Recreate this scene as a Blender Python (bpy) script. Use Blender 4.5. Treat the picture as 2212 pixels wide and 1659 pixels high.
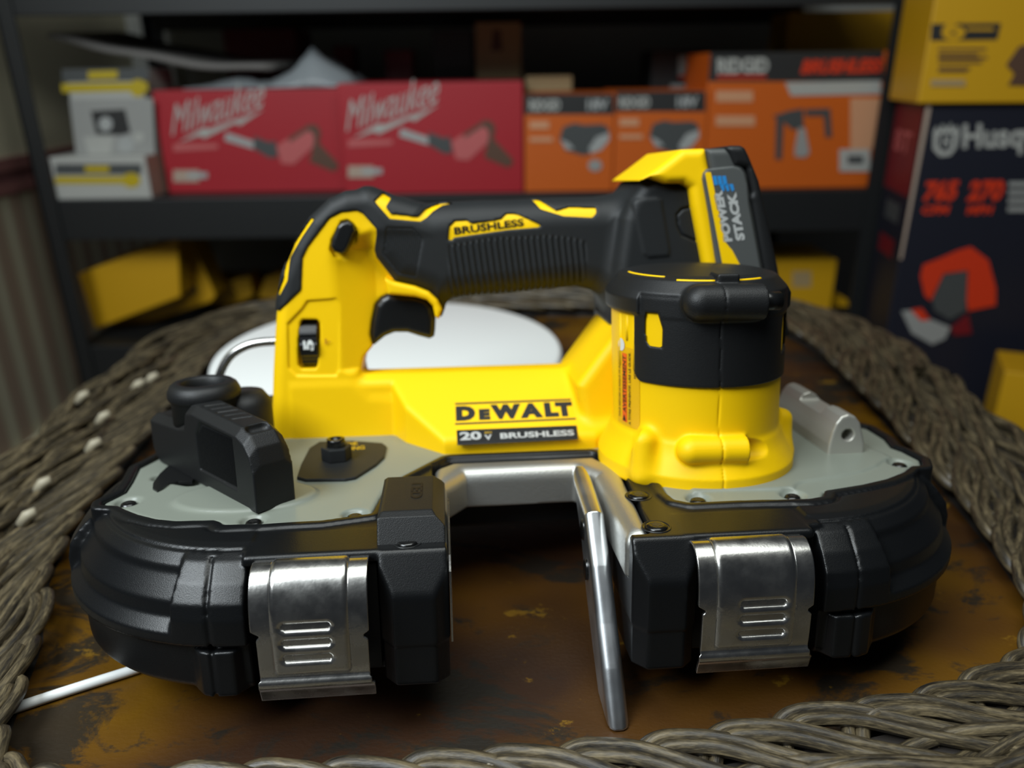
import bpy, bmesh, math, random
import numpy as np
from mathutils import Vector, Matrix

for o in list(bpy.data.objects): bpy.data.objects.remove(o)
sc = bpy.context.scene
COL = sc.collection
S = 0.001                                   # everything below is written in millimetres
random.seed(7)

# ------------------------------------------------------------------ camera
FOC = 1700.0; CX, CY = 1106.0, 829.5        # focal length in pixels of the 2212 x 1659 frame
PITCH, ROLL, CAMH = math.radians(22), math.radians(-.75), 232.8
CAM = np.array([0., 0., CAMH])
FW = np.array([0, math.cos(PITCH), -math.sin(PITCH)])
_u = np.array([0, math.sin(PITCH), math.cos(PITCH)]); _r = np.array([1., 0, 0])
RT = _r*math.cos(ROLL) + _u*math.sin(ROLL)
UP = _u*math.cos(ROLL) - _r*math.sin(ROLL)
cd = bpy.data.cameras.new('camera'); cam = bpy.data.objects.new('camera', cd); COL.objects.link(cam)
cd.sensor_width = 36; cd.lens = FOC/2212*36; cd.clip_start = .01; cd.clip_end = 50
m4 = Matrix.Identity(4)
for i in range(3):
    m4[i][0] = RT[i]; m4[i][1] = UP[i]; m4[i][2] = -FW[i]; m4[i][3] = CAM[i]*S
cam.matrix_world = m4
cd.dof.use_dof = True; cd.dof.focus_distance = .292; cd.dof.aperture_fstop = 6.0
sc.camera = cam
sc.view_settings.view_transform = 'Standard'; sc.view_settings.look = 'None'
sc.view_settings.gamma = 1; sc.view_settings.use_curve_mapping = False
sc.view_settings.exposure = 0.1

# ------------------------------------------------------------------ light
w = bpy.data.worlds.new('room_light'); sc.world = w; w.use_nodes = True
w.node_tree.nodes['Background'].inputs[0].default_value = (.75, .85, 1, 1)
w.node_tree.nodes['Background'].inputs[1].default_value = .022
def area(name, loc, target, sx, sy, power, col):
    l = bpy.data.lights.new(name, 'AREA'); l.shape = 'RECTANGLE'; l.size = sx*S; l.size_y = sy*S
    l.energy = power; l.color = col
    o = bpy.data.objects.new(name, l); COL.objects.link(o)
    o.location = Vector(loc)*S
    o.rotation_euler = (Vector(target)-Vector(loc)).to_track_quat('-Z', 'Y').to_euler()
    return o
area('window_daylight', (-590, -130, 850), (0, 330, 70), 560, 460, 12.8, (.88, .96, 1))
area('ceiling_lamp', (60, 200, 800), (10, 330, 40), 620, 460, 4.1, (.95, 1, .97))

# ------------------------------------------------------------------ tool frame (the saw leans back on its housing)
_a, _b, _c = math.radians(4.7), math.radians(.7), math.radians(-7.5)
_Rz = np.array([[math.cos(_a), -math.sin(_a), 0], [math.sin(_a), math.cos(_a), 0], [0, 0, 1]])
_Ry = np.array([[math.cos(_b), 0, math.sin(_b)], [0, 1, 0], [-math.sin(_b), 0, math.cos(_b)]])
_Rx = np.array([[1, 0, 0], [0, math.cos(_c), -math.sin(_c)], [0, math.sin(_c), math.cos(_c)]])
TM = _Rz @ _Ry @ _Rx
TT = -(TM @ np.array([10., 159.5, -1.15])); TT[0] = 0; TT[1] = 237.
def _ray(px, py): return FW*FOC + RT*(px-CX) + UP*(CY-py)
def L(px, py, ax, v):
    d = TM.T @ _ray(px, py); c = TM.T @ (CAM-TT); return c + d*((v-c[ax])/d[ax])
def LP(px, py, p0, n):
    d = TM.T @ _ray(px, py); c = TM.T @ (CAM-TT); n = np.array(n, float)
    return c + d*((np.array(p0)-c) @ n/(d @ n))
def xz(pts, y): return [(lambda p: (p[0], p[2]))(L(a, b, 1, y)) for a, b in pts]
def xy(pts, z): return [(lambda p: (p[0], p[1]))(L(a, b, 2, z)) for a, b in pts]
def yz(pts, x): return [(lambda p: (p[1], p[2]))(L(a, b, 0, x)) for a, b in pts]
def W(px, py, ax, v):
    d = _ray(px, py); return CAM + d*((v-CAM[ax])/d[ax])

# ------------------------------------------------------------------ materials
def nd(nt, t, **k):
    n = nt.nodes.new(t)
    for a, b in k.items():
        if a in ('inputs',):
            for i, v in b.items(): n.inputs[i].default_value = v
        else: setattr(n, a, b)
    return n
def srgb(r, g, b):
    f = lambda c: (c/255/12.92) if c/255 <= .04045 else ((c/255+.055)/1.055)**2.4
    return (f(r), f(g), f(b), 1)
def mat(name, col, rough=.5, metal=0, bump=0, bscale=600, spec=.5, coat=0, vary=0, vscale=40, rvary=0):
    m = bpy.data.materials.new(name); m.use_nodes = True; nt = m.node_tree
    p = nt.nodes['Principled BSDF']
    if len(col) == 3: col = (*col, 1)
    p.inputs['Base Color'].default_value = col; p.inputs['Roughness'].default_value = rough
    p.inputs['Metallic'].default_value = metal; p.inputs['Specular IOR Level'].default_value = spec
    p.inputs['Coat Weight'].default_value = coat
    tc = nd(nt, 'ShaderNodeTexCoord')
    if bump:
        n = nd(nt, 'ShaderNodeTexNoise'); n.inputs['Scale'].default_value = bscale; n.inputs['Detail'].default_value = 3
        nt.links.new(tc.outputs['Object'], n.inputs['Vector'])
        b = nd(nt, 'ShaderNodeBump'); b.inputs['Strength'].default_value = bump; b.inputs['Distance'].default_value = .0003
        nt.links.new(n.outputs['Fac'], b.inputs['Height']); nt.links.new(b.outputs['Normal'], p.inputs['Normal'])
    if vary or rvary:
        n = nd(nt, 'ShaderNodeTexNoise'); n.inputs['Scale'].default_value = vscale; n.inputs['Detail'].default_value = 5
        nt.links.new(tc.outputs['Object'], n.inputs['Vector'])
        if vary:
            mx = nd(nt, 'ShaderNodeMix'); mx.data_type = 'RGBA'
            mx.inputs[6].default_value = tuple(c*(1-vary) for c in col[:3])+(1,)
            mx.inputs[7].default_value = tuple(min(1, c*(1+vary)) for c in col[:3])+(1,)
            nt.links.new(n.outputs['Fac'], mx.inputs[0]); nt.links.new(mx.outputs[2], p.inputs['Base Color'])
        if rvary:
            mr = nd(nt, 'ShaderNodeMapRange'); mr.inputs[1].default_value = .3; mr.inputs[2].default_value = .7
            mr.inputs[3].default_value = max(.03, rough-rvary); mr.inputs[4].default_value = rough+rvary
            nt.links.new(n.outputs['Fac'], mr.inputs[0]); nt.links.new(mr.outputs[0], p.inputs['Roughness'])
    return m
M = {}
M['yellow'] = mat('yellow_plastic', (.95, .585, .001), .48, bump=.12, bscale=2200, spec=.25)
M['black'] = mat('black_rubber_cover', (.0045, .005, .0056), .34, bump=.22, bscale=2600, spec=.42)
M['grip'] = mat('black_overmold', (.012, .0135, .0145), .56, bump=.2, bscale=2200, spec=.38)
M['cap'] = mat('black_grained_plastic', (.009, .0095, .01), .46, bump=.35, bscale=2600, spec=.38)
M['blackgloss'] = mat('black_smooth_plastic', (.007, .0075, .008), .3, spec=.5)
M['plate'] = mat('grey_painted_metal', (.20, .22, .185), .36, bump=.05, bscale=800, spec=.5)
M['zinc'] = mat('zinc_plated_steel', (.66, .65, .62), .26, metal=1, bump=.1, bscale=900, rvary=.05, vscale=160)
M['steel'] = mat('polished_steel', (.66, .68, .70), .36, metal=1, rvary=.06, vscale=50)
M['cast'] = mat('cast_aluminium', (.56, .56, .53), .5, metal=1, bump=.3, bscale=900)
M['alum'] = mat('silver_painted_metal', (.5, .49, .44), .4, metal=.6, bump=.08, bscale=800)
M['screw'] = mat('black_oxide_screw', (.05, .05, .05), .22, metal=.9)
M['inkblack'] = mat('black_print', (.012, .012, .012), .4)
M['inkwhite'] = mat('white_print', (.7, .72, .7), .5)
M['inkgrey'] = mat('silver_print', (.42, .43, .42), .5)
M['inkyellow'] = mat('yellow_print', (.55, .34, .01), .5)
M['inkorange'] = mat('orange_print', (.85, .12, .01), .5)
M['blue'] = mat('blue_print', (.02, .22, .55), .5)
M['batgrey'] = mat('grey_battery_plastic', (.06, .064, .062), .5, bump=.1, bscale=1500)
M['white'] = mat('white_plastic', (.86, .88, .86), .38)
M['seam'] = mat('dark_yellow_seam', (.45, .2, .004), .6)

# ------------------------------------------------------------------ object helpers
def thing(name, label, cat, loc=(0, 0, 0), group=None, rotz=0):
    o = bpy.data.objects.new(name, None); COL.objects.link(o); o.empty_display_size = .02
    o.location = Vector(loc)*S; o.rotation_euler = (0, 0, rotz)
    tag(o, label, cat, group); return o
def tag(o, label, cat, group=None):
    o['label'] = label; o['category'] = cat
    if group: o['group'] = group
    return o
def link(name, me, m, parent=None, smooth=True, label=None):
    o = bpy.data.objects.new(name, me); COL.objects.link(o)
    if m is not None:
        for k in (m if isinstance(m, (list, tuple)) else [m]): me.materials.append(k)
    if smooth: me.polygons.foreach_set('use_smooth', [True]*len(me.polygons))
    if parent is not None: o.parent = parent
    if label: o['label'] = label
    return o
def raw(name, verts, faces, m, parent=None, smooth=False, label=None):
    me = bpy.data.meshes.new(name); me.from_pydata([tuple(np.array(v, float)*S) for v in verts], [], faces); me.update()
    return link(name, me, m, parent, smooth, label)
def bev(o, width, seg=2, angle=30):
    b = o.modifiers.new('bevel', 'BEVEL'); b.width = width*S; b.segments = seg; b.limit_method = 'ANGLE'
    b.angle_limit = math.radians(angle); b.harden_normals = False; return o
class MB:                                   # collects shapes into one mesh
    def __init__(s): s.v = []; s.f = []; s.m = []
    def add(s, v, f, mi=0):
        k = len(s.v); s.v += [tuple(p) for p in v]; s.f += [tuple(i+k for i in q) for q in f]; s.m += [mi]*len(f); return s
    def box(s, a, b, mi=0):
        x0, y0, z0 = a; x1, y1, z1 = b
        return s.add([(x0, y0, z0), (x1, y0, z0), (x1, y1, z0), (x0, y1, z0), (x0, y0, z1), (x1, y0, z1), (x1, y1, z1), (x0, y1, z1)],
                     [(0, 3, 2, 1), (4, 5, 6, 7), (0, 1, 5, 4), (1, 2, 6, 5), (2, 3, 7, 6), (3, 0, 4, 7)], mi)
    def prism(s, poly, fn, d0, d1, mi=0):    # poly 2D -> fn(a, b, depth)
        n = len(poly); v = [fn(a, b, d0) for a, b in poly] + [fn(a, b, d1) for a, b in poly]
        f = [tuple(range(n))[::-1], tuple(range(n, 2*n))] + [(i, (i+1) % n, n+(i+1) % n, n+i) for i in range(n)]
        return s.add(v, f, mi)
    def tube(s, pts, r, n=10, mi=0, cap=True):
        pts = [np.array(p, float) for p in pts]; rings = []
        N = len(pts); prev = None
        for i, p in enumerate(pts):
            t = pts[min(i+1, N-1)]-pts[max(i-1, 0)]; t /= np.linalg.norm(t)+1e-9
            if prev is None:
                a = np.cross(t, [0, 0, 1.]);
                if np.linalg.norm(a) < .1: a = np.cross(t, [1., 0, 0])
            else: a = prev - t*(prev @ t)
            a /= np.linalg.norm(a); prev = a; b = np.cross(t, a)
            rr = r[i] if hasattr(r, '__len__') else r
            rings.append([p+rr*(a*math.cos(2*math.pi*k/n)+b*math.sin(2*math.pi*k/n)) for k in range(n)])
        v = [q for g in rings for q in g]
        f = [(i*n+k, i*n+(k+1) % n, (i+1)*n+(k+1) % n, (i+1)*n+k) for i in range(N-1) for k in range(n)]
        if cap: f += [tuple(range(n))[::-1], tuple((N-1)*n+k for k in range(n))]
        return s.add(v, f, mi)
    def lathe(s, prof, c, n=32, mi=0):       # prof (r, z)
        v = []; f = []
        for r, z in prof:
            for k in range(n): v.append((c[0]+r*math.cos(2*math.pi*k/n), c[1]+r*math.sin(2*math.pi*k/n), c[2]+z))
        for i in range(len(prof)-1):
            for k in range(n): f.append((i*n+k, i*n+(k+1) % n, (i+1)*n+(k+1) % n, (i+1)*n+k))
        f += [tuple(range(n))[::-1], tuple((len(prof)-1)*n+k for k in range(n))]
        return s.add(v, f, mi)
    def build(s, name, m, parent=None, smooth=False, label=None):
        o = raw(name, s.v, s.f, m, parent, smooth, label)
        if any(s.m): o.data.polygons.foreach_set('material_index', s.m)
        return o
def smooth_path(pts, k=8):                   # Catmull-Rom
    pts = [np.array(p, float) for p in pts]; P = [2*pts[0]-pts[1]]+pts+[2*pts[-1]-pts[-2]]; out = []
    for i in range(1, len(P)-2):
        for j in range(k):
            t = j/k; a, b, c, d = P[i-1], P[i], P[i+1], P[i+2]
            out.append(.5*((2*b)+(-a+c)*t+(2*a-5*b+4*c-d)*t*t+(-a+3*b-3*c+d)*t**3))
    out.append(pts[-1]); return out

def text_shapes(s, bold=.0, shear=0, spacing=1):
    cu = bpy.data.curves.new('t', 'FONT'); cu.body = s; cu.offset = bold; cu.shear = shear; cu.space_character = spacing
    cu.resolution_u = 3
    o = bpy.data.objects.new('t', cu); COL.objects.link(o)
    bpy.context.view_layer.update()
    me = bpy.data.meshes.new_from_object(o.evaluated_get(bpy.context.evaluated_depsgraph_get()))
    v = np.array([p.co[:2] for p in me.vertices]); f = [tuple(p.vertices) for p in me.polygons]
    bpy.data.objects.remove(o); bpy.data.curves.remove(cu); bpy.data.meshes.remove(me)
    lo, hi = v.min(0), v.max(0); v = (v-lo)/(hi-lo)
    return v, f
def text(s, fn, m, parent, name='lettering', bold=.02, shear=0, spacing=1, label=None):   # fn(u, v) in 0..1 -> local mm
    v, f = text_shapes(s, bold, shear, spacing)
    return raw(name, [fn(a, b) for a, b in v], f, m, parent, label=label)
def quad_fn(p00, p10, p01, off=(0, 0, 0)):
    p00, p10, p01 = (np.array(p, float)+np.array(off) for p in (p00, p10, p01))
    return lambda u, v: p00+(p10-p00)*u+(p01-p00)*v

# ------------------------------------------------------------------ solid modelling on a grid
def poly_sd(X, Y, poly):
    p = np.array(poly, np.float32); n = len(p)
    X, Y = np.broadcast_arrays(X.astype(np.float32), Y.astype(np.float32))
    d = np.full(X.shape, 1e9, np.float32); s = np.zeros(X.shape, bool)
    for i in range(n):
        a, b = p[i], p[(i+1) % n]; e = b-a; wx, wy = X-a[0], Y-a[1]
        t = np.clip((wx*e[0]+wy*e[1])/max(e @ e, 1e-9), 0, 1)
        d = np.minimum(d, (wx-e[0]*t)**2+(wy-e[1]*t)**2)
        if a[1] != b[1]:
            c = ((a[1] <= Y) & (b[1] > Y)) | ((b[1] <= Y) & (a[1] > Y))
            s ^= c & (X < a[0]+(Y-a[1])*e[0]/e[1])
    d = np.sqrt(d); return np.where(s, -d, d)
def slab(d2, z, z0, z1, r=0.):               # extrude with rounded edges
    dz = np.abs(z-(z0+z1)/2)-(z1-z0)/2
    if r == 0: return np.maximum(d2, dz)
    a, b = d2+r, dz+r
    return np.minimum(np.maximum(a, b), 0)+np.sqrt(np.maximum(a, 0)**2+np.maximum(b, 0)**2)-r
def smin(a, b, k):
    h = np.clip(.5+.5*(b-a)/k, 0, 1); return b+(a-b)*h-k*h*(1-h)
def smax(a, b, k): return -smin(-a, -b, k)
def cham(a, b, c): return np.maximum(np.maximum(a, b), (a+b+c)*.70711)     # intersection with a chamfer
def boxsd(X, Y, Z, lo, hi, r=0.):
    q = [np.abs(A-(l+h)/2)-(h-l)/2+r for A, l, h in zip((X, Y, Z), lo, hi)]
    return np.minimum(np.maximum(np.maximum(q[0], q[1]), q[2]), 0)+np.sqrt(sum(np.maximum(k, 0)**2 for k in q))-r
def capsule(X, Y, Z, a, b, r):
    a, b = np.array(a, float), np.array(b, float); e = b-a
    t = np.clip(((X-a[0])*e[0]+(Y-a[1])*e[1]+(Z-a[2])*e[2])/(e @ e), 0, 1)
    return np.sqrt((X-a[0]-e[0]*t)**2+(Y-a[1]-e[1]*t)**2+(Z-a[2]-e[2]*t)**2)-r
def carve(name, fn, lo, hi, h, m, parent, post=None, label=None):
    ax = [np.arange(l, u+h, h, dtype=np.float32) for l, u in zip(lo, hi)]
    X, Y, Z = ax[0][:, None, None], ax[1][None, :, None], ax[2][None, None, :]
    F = np.asarray(fn(X, Y, Z), np.float32); F = np.ascontiguousarray(np.broadcast_to(F, tuple(len(a) for a in ax)))
    F = F.copy(); F[[0, -1]] = np.maximum(F[[0, -1]], .2*h); F[:, [0, -1]] = np.maximum(F[:, [0, -1]], .2*h); F[:, :, [0, -1]] = np.maximum(F[:, :, [0, -1]], .2*h)
    ins = F < 0
    c = np.zeros(tuple(k-1 for k in F.shape), np.uint8)
    for i in (0, 1):
        for j in (0, 1):
            for k in (0, 1): c += ins[i:F.shape[0]-1+i, j:F.shape[1]-1+j, k:F.shape[2]-1+k]
    act = np.argwhere((c > 0) & (c < 8))
    I, J, K = act.T
    cor = [(i, j, k) for i in (0, 1) for j in (0, 1) for k in (0, 1)]
    val = np.stack([F[I+i, J+j, K+k] for i, j, k in cor], 1)
    acc = np.zeros((len(act), 3)); cnt = np.zeros(len(act))
    for a in range(8):
        for b in range(a+1, 8):
            da = np.array(cor[b])-np.array(cor[a])
            if np.abs(da).sum() != 1: continue
            fa, fb = val[:, a], val[:, b]; mk = (fa < 0) != (fb < 0)
            t = np.where(mk, fa/np.where(mk, fa-fb, 1), 0)
            acc += mk[:, None]*(np.array(cor[a])[None]+t[:, None]*da[None]); cnt += mk
    V = (act+acc/cnt[:, None])*h+np.array([a[0] for a in ax])[None]
    idx = np.full(c.shape, -1, np.int64); idx[I, J, K] = np.arange(len(act))
    Q = []
    for d in range(3):
        s0 = [slice(None)]*3; s1 = [slice(None)]*3; s0[d] = slice(0, -1); s1[d] = slice(1, None)
        A, B = ins[tuple(s0)], ins[tuple(s1)]
        e = np.argwhere(A != B)
        o1, o2 = (d+1) % 3, (d+2) % 3
        e = e[(e[:, o1] > 0) & (e[:, o2] > 0) & (e[:, o1] < F.shape[o1]-1) & (e[:, o2] < F.shape[o2]-1)]
        u1 = np.zeros(3, int); u1[o1] = 1; u2 = np.zeros(3, int); u2[o2] = 1
        g = lambda q: idx[q[:, 0], q[:, 1], q[:, 2]]
        q = np.stack([g(e-u1-u2), g(e-u2), g(e), g(e-u1)], 1)
        fl = B[e[:, 0], e[:, 1], e[:, 2]]
        q[fl] = q[fl][:, ::-1]; Q.append(q)
    Q = np.concatenate(Q); V = V.astype(np.float64)
    if post is not None: V = post(V)
    V = (V*S).astype(np.float32)
    me = bpy.data.meshes.new(name); me.vertices.add(len(V)); me.vertices.foreach_set('co', V.ravel())
    me.loops.add(Q.size); me.loops.foreach_set('vertex_index', Q.astype(np.int32).ravel())
    me.polygons.add(len(Q)); me.polygons.foreach_set('loop_start', np.arange(0, Q.size, 4, dtype=np.int32))
    me.polygons.foreach_set('loop_total', np.full(len(Q), 4, np.int32))
    me.update(calc_edges=True); me.validate()
    return link(name, me, m, parent, True, label)

# ================================================================== SETTING
def structure(o): o['kind'] = 'structure'; return o
FLOOR = -450.
def wall_paper():
    m = bpy.data.materials.new('striped_wallpaper'); m.use_nodes = True; nt = m.node_tree; p = nt.nodes['Principled BSDF']
    p.inputs['Roughness'].default_value = .8
    tc = nd(nt, 'ShaderNodeTexCoord'); sp = nd(nt, 'ShaderNodeSeparateXYZ'); nt.links.new(tc.outputs['Object'], sp.inputs[0])
    mu = nd(nt, 'ShaderNodeMath', operation='MULTIPLY'); mu.inputs[1].default_value = 1/.056; nt.links.new(sp.outputs['Y'], mu.inputs[0])
    fr = nd(nt, 'ShaderNodeMath', operation='FRACT'); nt.links.new(mu.outputs[0], fr.inputs[0])
    cr = nd(nt, 'ShaderNodeValToRGB'); nt.links.new(fr.outputs[0], cr.inputs[0])
    e = cr.color_ramp.elements; e[0].position = 0; e[0].color = (.34, .25, .18, 1); e[1].position = .5; e[1].color = (.34, .25, .18, 1)
    for pos, c in ((.56, (.46, .42, .30, 1)), (.7, (.40, .36, .25, 1)), (.74, (.55, .52, .38, 1)), (.94, (.46, .42, .30, 1))):
        k = e.new(pos); k.color = c
    nt.links.new(cr.outputs[0], p.inputs['Base Color']); return m
M['paper'] = wall_paper()
M['cream'] = mat('cream_wall_paint', (.55, .51, .36), .8, vary=.08, vscale=6)
M['rail'] = mat('rose_border_paper', (.24, .10, .09), .7, vary=.2, vscale=8)
M['raildark'] = mat('dark_rose_border_paper', (.13, .05, .05), .7)
M['backwall'] = mat('grey_wall_paint', (.34, .34, .31), .85, vary=.06, vscale=4)
M['floor'] = mat('dark_brown_floor', (.05, .038, .03), .6, vary=.3, vscale=12)
WX = -735.
o = structure(raw('floor', [(-1400, -900, FLOOR), (1500, -900, FLOOR), (1500, 1680, FLOOR), (-1400, 1680, FLOOR), (-1400, -900, FLOOR-20), (1500, -900, FLOOR-20), (1500, 1680, FLOOR-20), (-1400, 1680, FLOOR-20)],
    [(0, 1, 2, 3), (7, 6, 5, 4), (0, 4, 5, 1), (1, 5, 6, 2), (2, 6, 7, 3), (3, 7, 4, 0)], M['floor']))
b = MB().box((WX-30, 500, FLOOR), (WX, 1670, 68), 0).box((WX-30, 500, 118), (WX, 1670, 1100), 1)
structure(b.build('wall_left', [M['paper'], M['cream']]))
b = MB().box((WX-30, 500, 68), (WX+5, 1670, 84), 0).box((WX-30, 500, 84), (WX+3, 1670, 100), 1).box((WX-30, 500, 100), (WX+5, 1670, 118), 0)
structure(b.build('trim_1', [M['rail'], M['raildark']]))
structure(bev(MB().box((WX, 500, FLOOR), (WX+14, 1670, -283)).build('baseboard_left', M['cream']), 3))
structure(MB().box((WX, 1670, FLOOR), (1500, 1700, 1100)).build('wall_back', M['backwall']))

# ================================================================== TABLE
TCX, TCY = 3., 478.
_k = [(258, 560), (256, 650), (228, 712), (150, 742), (39, 750), (-60, 752), (-150, 746), (-217, 720), (-247, 665), (-248, 590), (-243, 500), (-238, 430), (-233, 357), (-221, 311), (-206, 283), (-193, 241), (-182, 213), (-158, 199), (-110, 199),
      (-49, 202), (23, 208), (68, 214), (105, 221), (142, 229), (178, 239), (208, 256), (229, 287), (238, 325), (243, 362), (251, 450), (258, 560)]
_q = np.array([p[:2] for p in smooth_path([(a, b, 0) for a, b in _k], 30)])
_l = np.concatenate([[0], np.cumsum(np.linalg.norm(np.diff(_q, axis=0), axis=1))])
_ls = np.linspace(0, _l[-1], 2401); _ps = np.stack([np.interp(_ls, _l, _q[:, i]) for i in (0, 1)], 1)[:-1]
for _ in range(25): _ps = (_ps+np.roll(_ps, 1, 0)+np.roll(_ps, -1, 0))/3       # soften the corners
_tn = np.roll(_ps, -6, 0)-np.roll(_ps, 6, 0); _tn /= np.linalg.norm(_tn, axis=1)[:, None]
_nn = np.stack([_tn[:, 1], -_tn[:, 0]], 1)
for _ in range(60): _nn = (_nn+np.roll(_nn, 1, 0)+np.roll(_nn, -1, 0))/3
_nn /= np.linalg.norm(_nn, axis=1)[:, None]
_o = _ps+30*_nn; _ol = np.concatenate([[0], np.cumsum(np.linalg.norm(np.diff(np.vstack([_o, _o[:1]]), axis=0), axis=1))]); RIML = _ol[-1]
_ext = lambda a: np.vstack([a, a[:1]])
def rim(s, off):
    s = s % RIML
    return tuple(np.interp(s, _ol, _ext(_ps)[:, i])+off*np.interp(s, _ol, _ext(_nn)[:, i]) for i in (0, 1))
def sup(t, off=0.): return rim(t/(2*math.pi)*RIML, off)
def bronze():
    m = bpy.data.materials.new('rusty_bronze_paint'); m.use_nodes = True; nt = m.node_tree; p = nt.nodes['Principled BSDF']
    p.inputs['Specular IOR Level'].default_value = .3; tc = nd(nt, 'ShaderNodeTexCoord')
    mp = nd(nt, 'ShaderNodeMapping'); mp.inputs['Scale'].default_value = (1, 1.5, 1); nt.links.new(tc.outputs['Object'], mp.inputs[0])
    n0 = nd(nt, 'ShaderNodeTexNoise'); n0.inputs['Scale'].default_value = 5.5; n0.inputs['Detail'].default_value = 3
    n1 = nd(nt, 'ShaderNodeTexNoise'); n1.inputs['Scale'].default_value = 17; n1.inputs['Detail'].default_value = 9; n1.inputs['Roughness'].default_value = .68; n1.inputs['Distortion'].default_value = .6
    n2 = nd(nt, 'ShaderNodeTexNoise'); n2.inputs['Scale'].default_value = 30; n2.inputs['Detail'].default_value = 8; n2.inputs['Roughness'].default_value = .7
    n3 = nd(nt, 'ShaderNodeTexNoise'); n3.inputs['Scale'].default_value = 420; n3.inputs['Detail'].default_value = 2
    for n in (n0, n1, n2, n3): nt.links.new(mp.outputs[0], n.inputs['Vector'])
    def ramp(src, pts):
        r = nd(nt, 'ShaderNodeValToRGB'); e = r.color_ramp.elements
        e[0].position, e[0].color = pts[0]; e[1].position, e[1].color = pts[-1]
        for q, c in pts[1:-1]: k = e.new(q); k.color = c
        nt.links.new(src, r.inputs[0]); return r.outputs[0]
    base = ramp(n0.outputs['Fac'], [(.36, (.030, .013, .006, 1)), (.47, (.075, .031, .004, 1)), (.58, (.125, .057, .002, 1)), (.72, (.045, .018, .006, 1))])
    dark = ramp(n1.outputs['Fac'], [(.50, (0, 0, 0, 1)), (.56, (1, 1, 1, 1))])
    yel = ramp(n2.outputs['Fac'], [(.62, (0, 0, 0, 1)), (.66, (1, 1, 1, 1))])
    def mix(f, a, bcol, k=1.):
        x = nd(nt, 'ShaderNodeMix'); x.data_type = 'RGBA'; nt.links.new(a, x.inputs[6]); x.inputs[7].default_value = bcol
        mu = nd(nt, 'ShaderNodeMath', operation='MULTIPLY'); mu.inputs[1].default_value = k; nt.links.new(f, mu.inputs[0]); nt.links.new(mu.outputs[0], x.inputs[0])
        return x.outputs[2]
    c = mix(dark, base, (.014, .013, .010, 1), .88)
    c = mix(yel, c, (.20, .105, .008, 1), .75)
    nt.links.new(c, p.inputs['Base Color'])
    mr = nd(nt, 'ShaderNodeMapRange'); mr.inputs[3].default_value = .3; mr.inputs[4].default_value = .55
    nt.links.new(n1.outputs['Fac'], mr.inputs[0]); nt.links.new(mr.outputs[0], p.inputs['Roughness'])
    bp = nd(nt, 'ShaderNodeBump'); bp.inputs['Strength'].default_value = .25; bp.inputs['Distance'].default_value = .0006
    ad = nd(nt, 'ShaderNodeMath', operation='ADD'); nt.links.new(n2.outputs['Fac'], ad.inputs[0]); nt.links.new(n3.outputs['Fac'], ad.inputs[1])
    nt.links.new(ad.outputs[0], bp.inputs['Height']); nt.links.new(bp.outputs[0], p.inputs['Normal'])
    return m
def wicker():
    m = bpy.data.materials.new('grey_brown_wicker'); m.use_nodes = True; nt = m.node_tree; p = nt.nodes['Principled BSDF']
    uv = nd(nt, 'ShaderNodeUVMap'); mp = nd(nt, 'ShaderNodeMapping'); mp.inputs['Scale'].default_value = (1, 1, 1); nt.links.new(uv.outputs[0], mp.inputs[0])
    n1 = nd(nt, 'ShaderNodeTexNoise'); n1.inputs['Scale'].default_value = 1.; n1.inputs['Detail'].default_value = 4; n1.inputs['Roughness'].default_value = .7
    n2 = nd(nt, 'ShaderNodeTexNoise'); n2.inputs['Scale'].default_value = 5; n2.inputs['Detail'].default_value = 2
    nt.links.new(mp.outputs[0], n1.inputs['Vector']); nt.links.new(mp.outputs[0], n2.inputs['Vector'])
    ad = nd(nt, 'ShaderNodeMath', operation='MULTIPLY_ADD'); ad.inputs[1].default_value = .35; nt.links.new(n2.outputs['Fac'], ad.inputs[0]); nt.links.new(n1.outputs['Fac'], ad.inputs[2])
    r = nd(nt, 'ShaderNodeValToRGB'); e = r.color_ramp.elements
    e[0].position = .5; e[0].color = (.012, .010, .008, 1); e[1].position = .86; e[1].color = (.165, .128, .070, 1)
    k = e.new(.66); k.color = (.048, .037, .021, 1)
    nt.links.new(ad.outputs[0], r.inputs[0]); nt.links.new(r.outputs[0], p.inputs['Base Color'])
    p.inputs['Roughness'].default_value = .42
    b = nd(nt, 'ShaderNodeBump'); b.inputs['Strength'].default_value = .5; b.inputs['Distance'].default_value = .0006
    nt.links.new(ad.outputs[0], b.inputs['Height']); nt.links.new(b.outputs[0], p.inputs['Normal'])
    return m
M['bronze'] = bronze(); M['wicker'] = wicker()
M['dark'] = mat('dark_brown_wood', (.02, .016, .013), .6)
table = thing('round_table', 'round table with rusty bronze painted top and braided grey brown wicker rim', 'table', (TCX, TCY, FLOOR))
def tz(p): return (p[0]-TCX, p[1]-TCY, p[2]-FLOOR)
ring = [sup(2*math.pi*k/160, 3) for k in range(160)]
b = MB().prism(ring, lambda a, c, d: tz((a, c, d)), -16, 0); b.build('table_top', M['bronze'], table)
b = MB().prism([sup(2*math.pi*k/100, 62) for k in range(100)], lambda a, c, d: tz((a, c, d)), -36, -1); b.build('under_frame', M['dark'], table)
b = MB().lathe([(210, 0), (210, 30), (150, 60), (110, 200), (150, 370), (220, 414)], (0, 0, 0), 40); b.build('pedestal', M['dark'], table, True)
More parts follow.
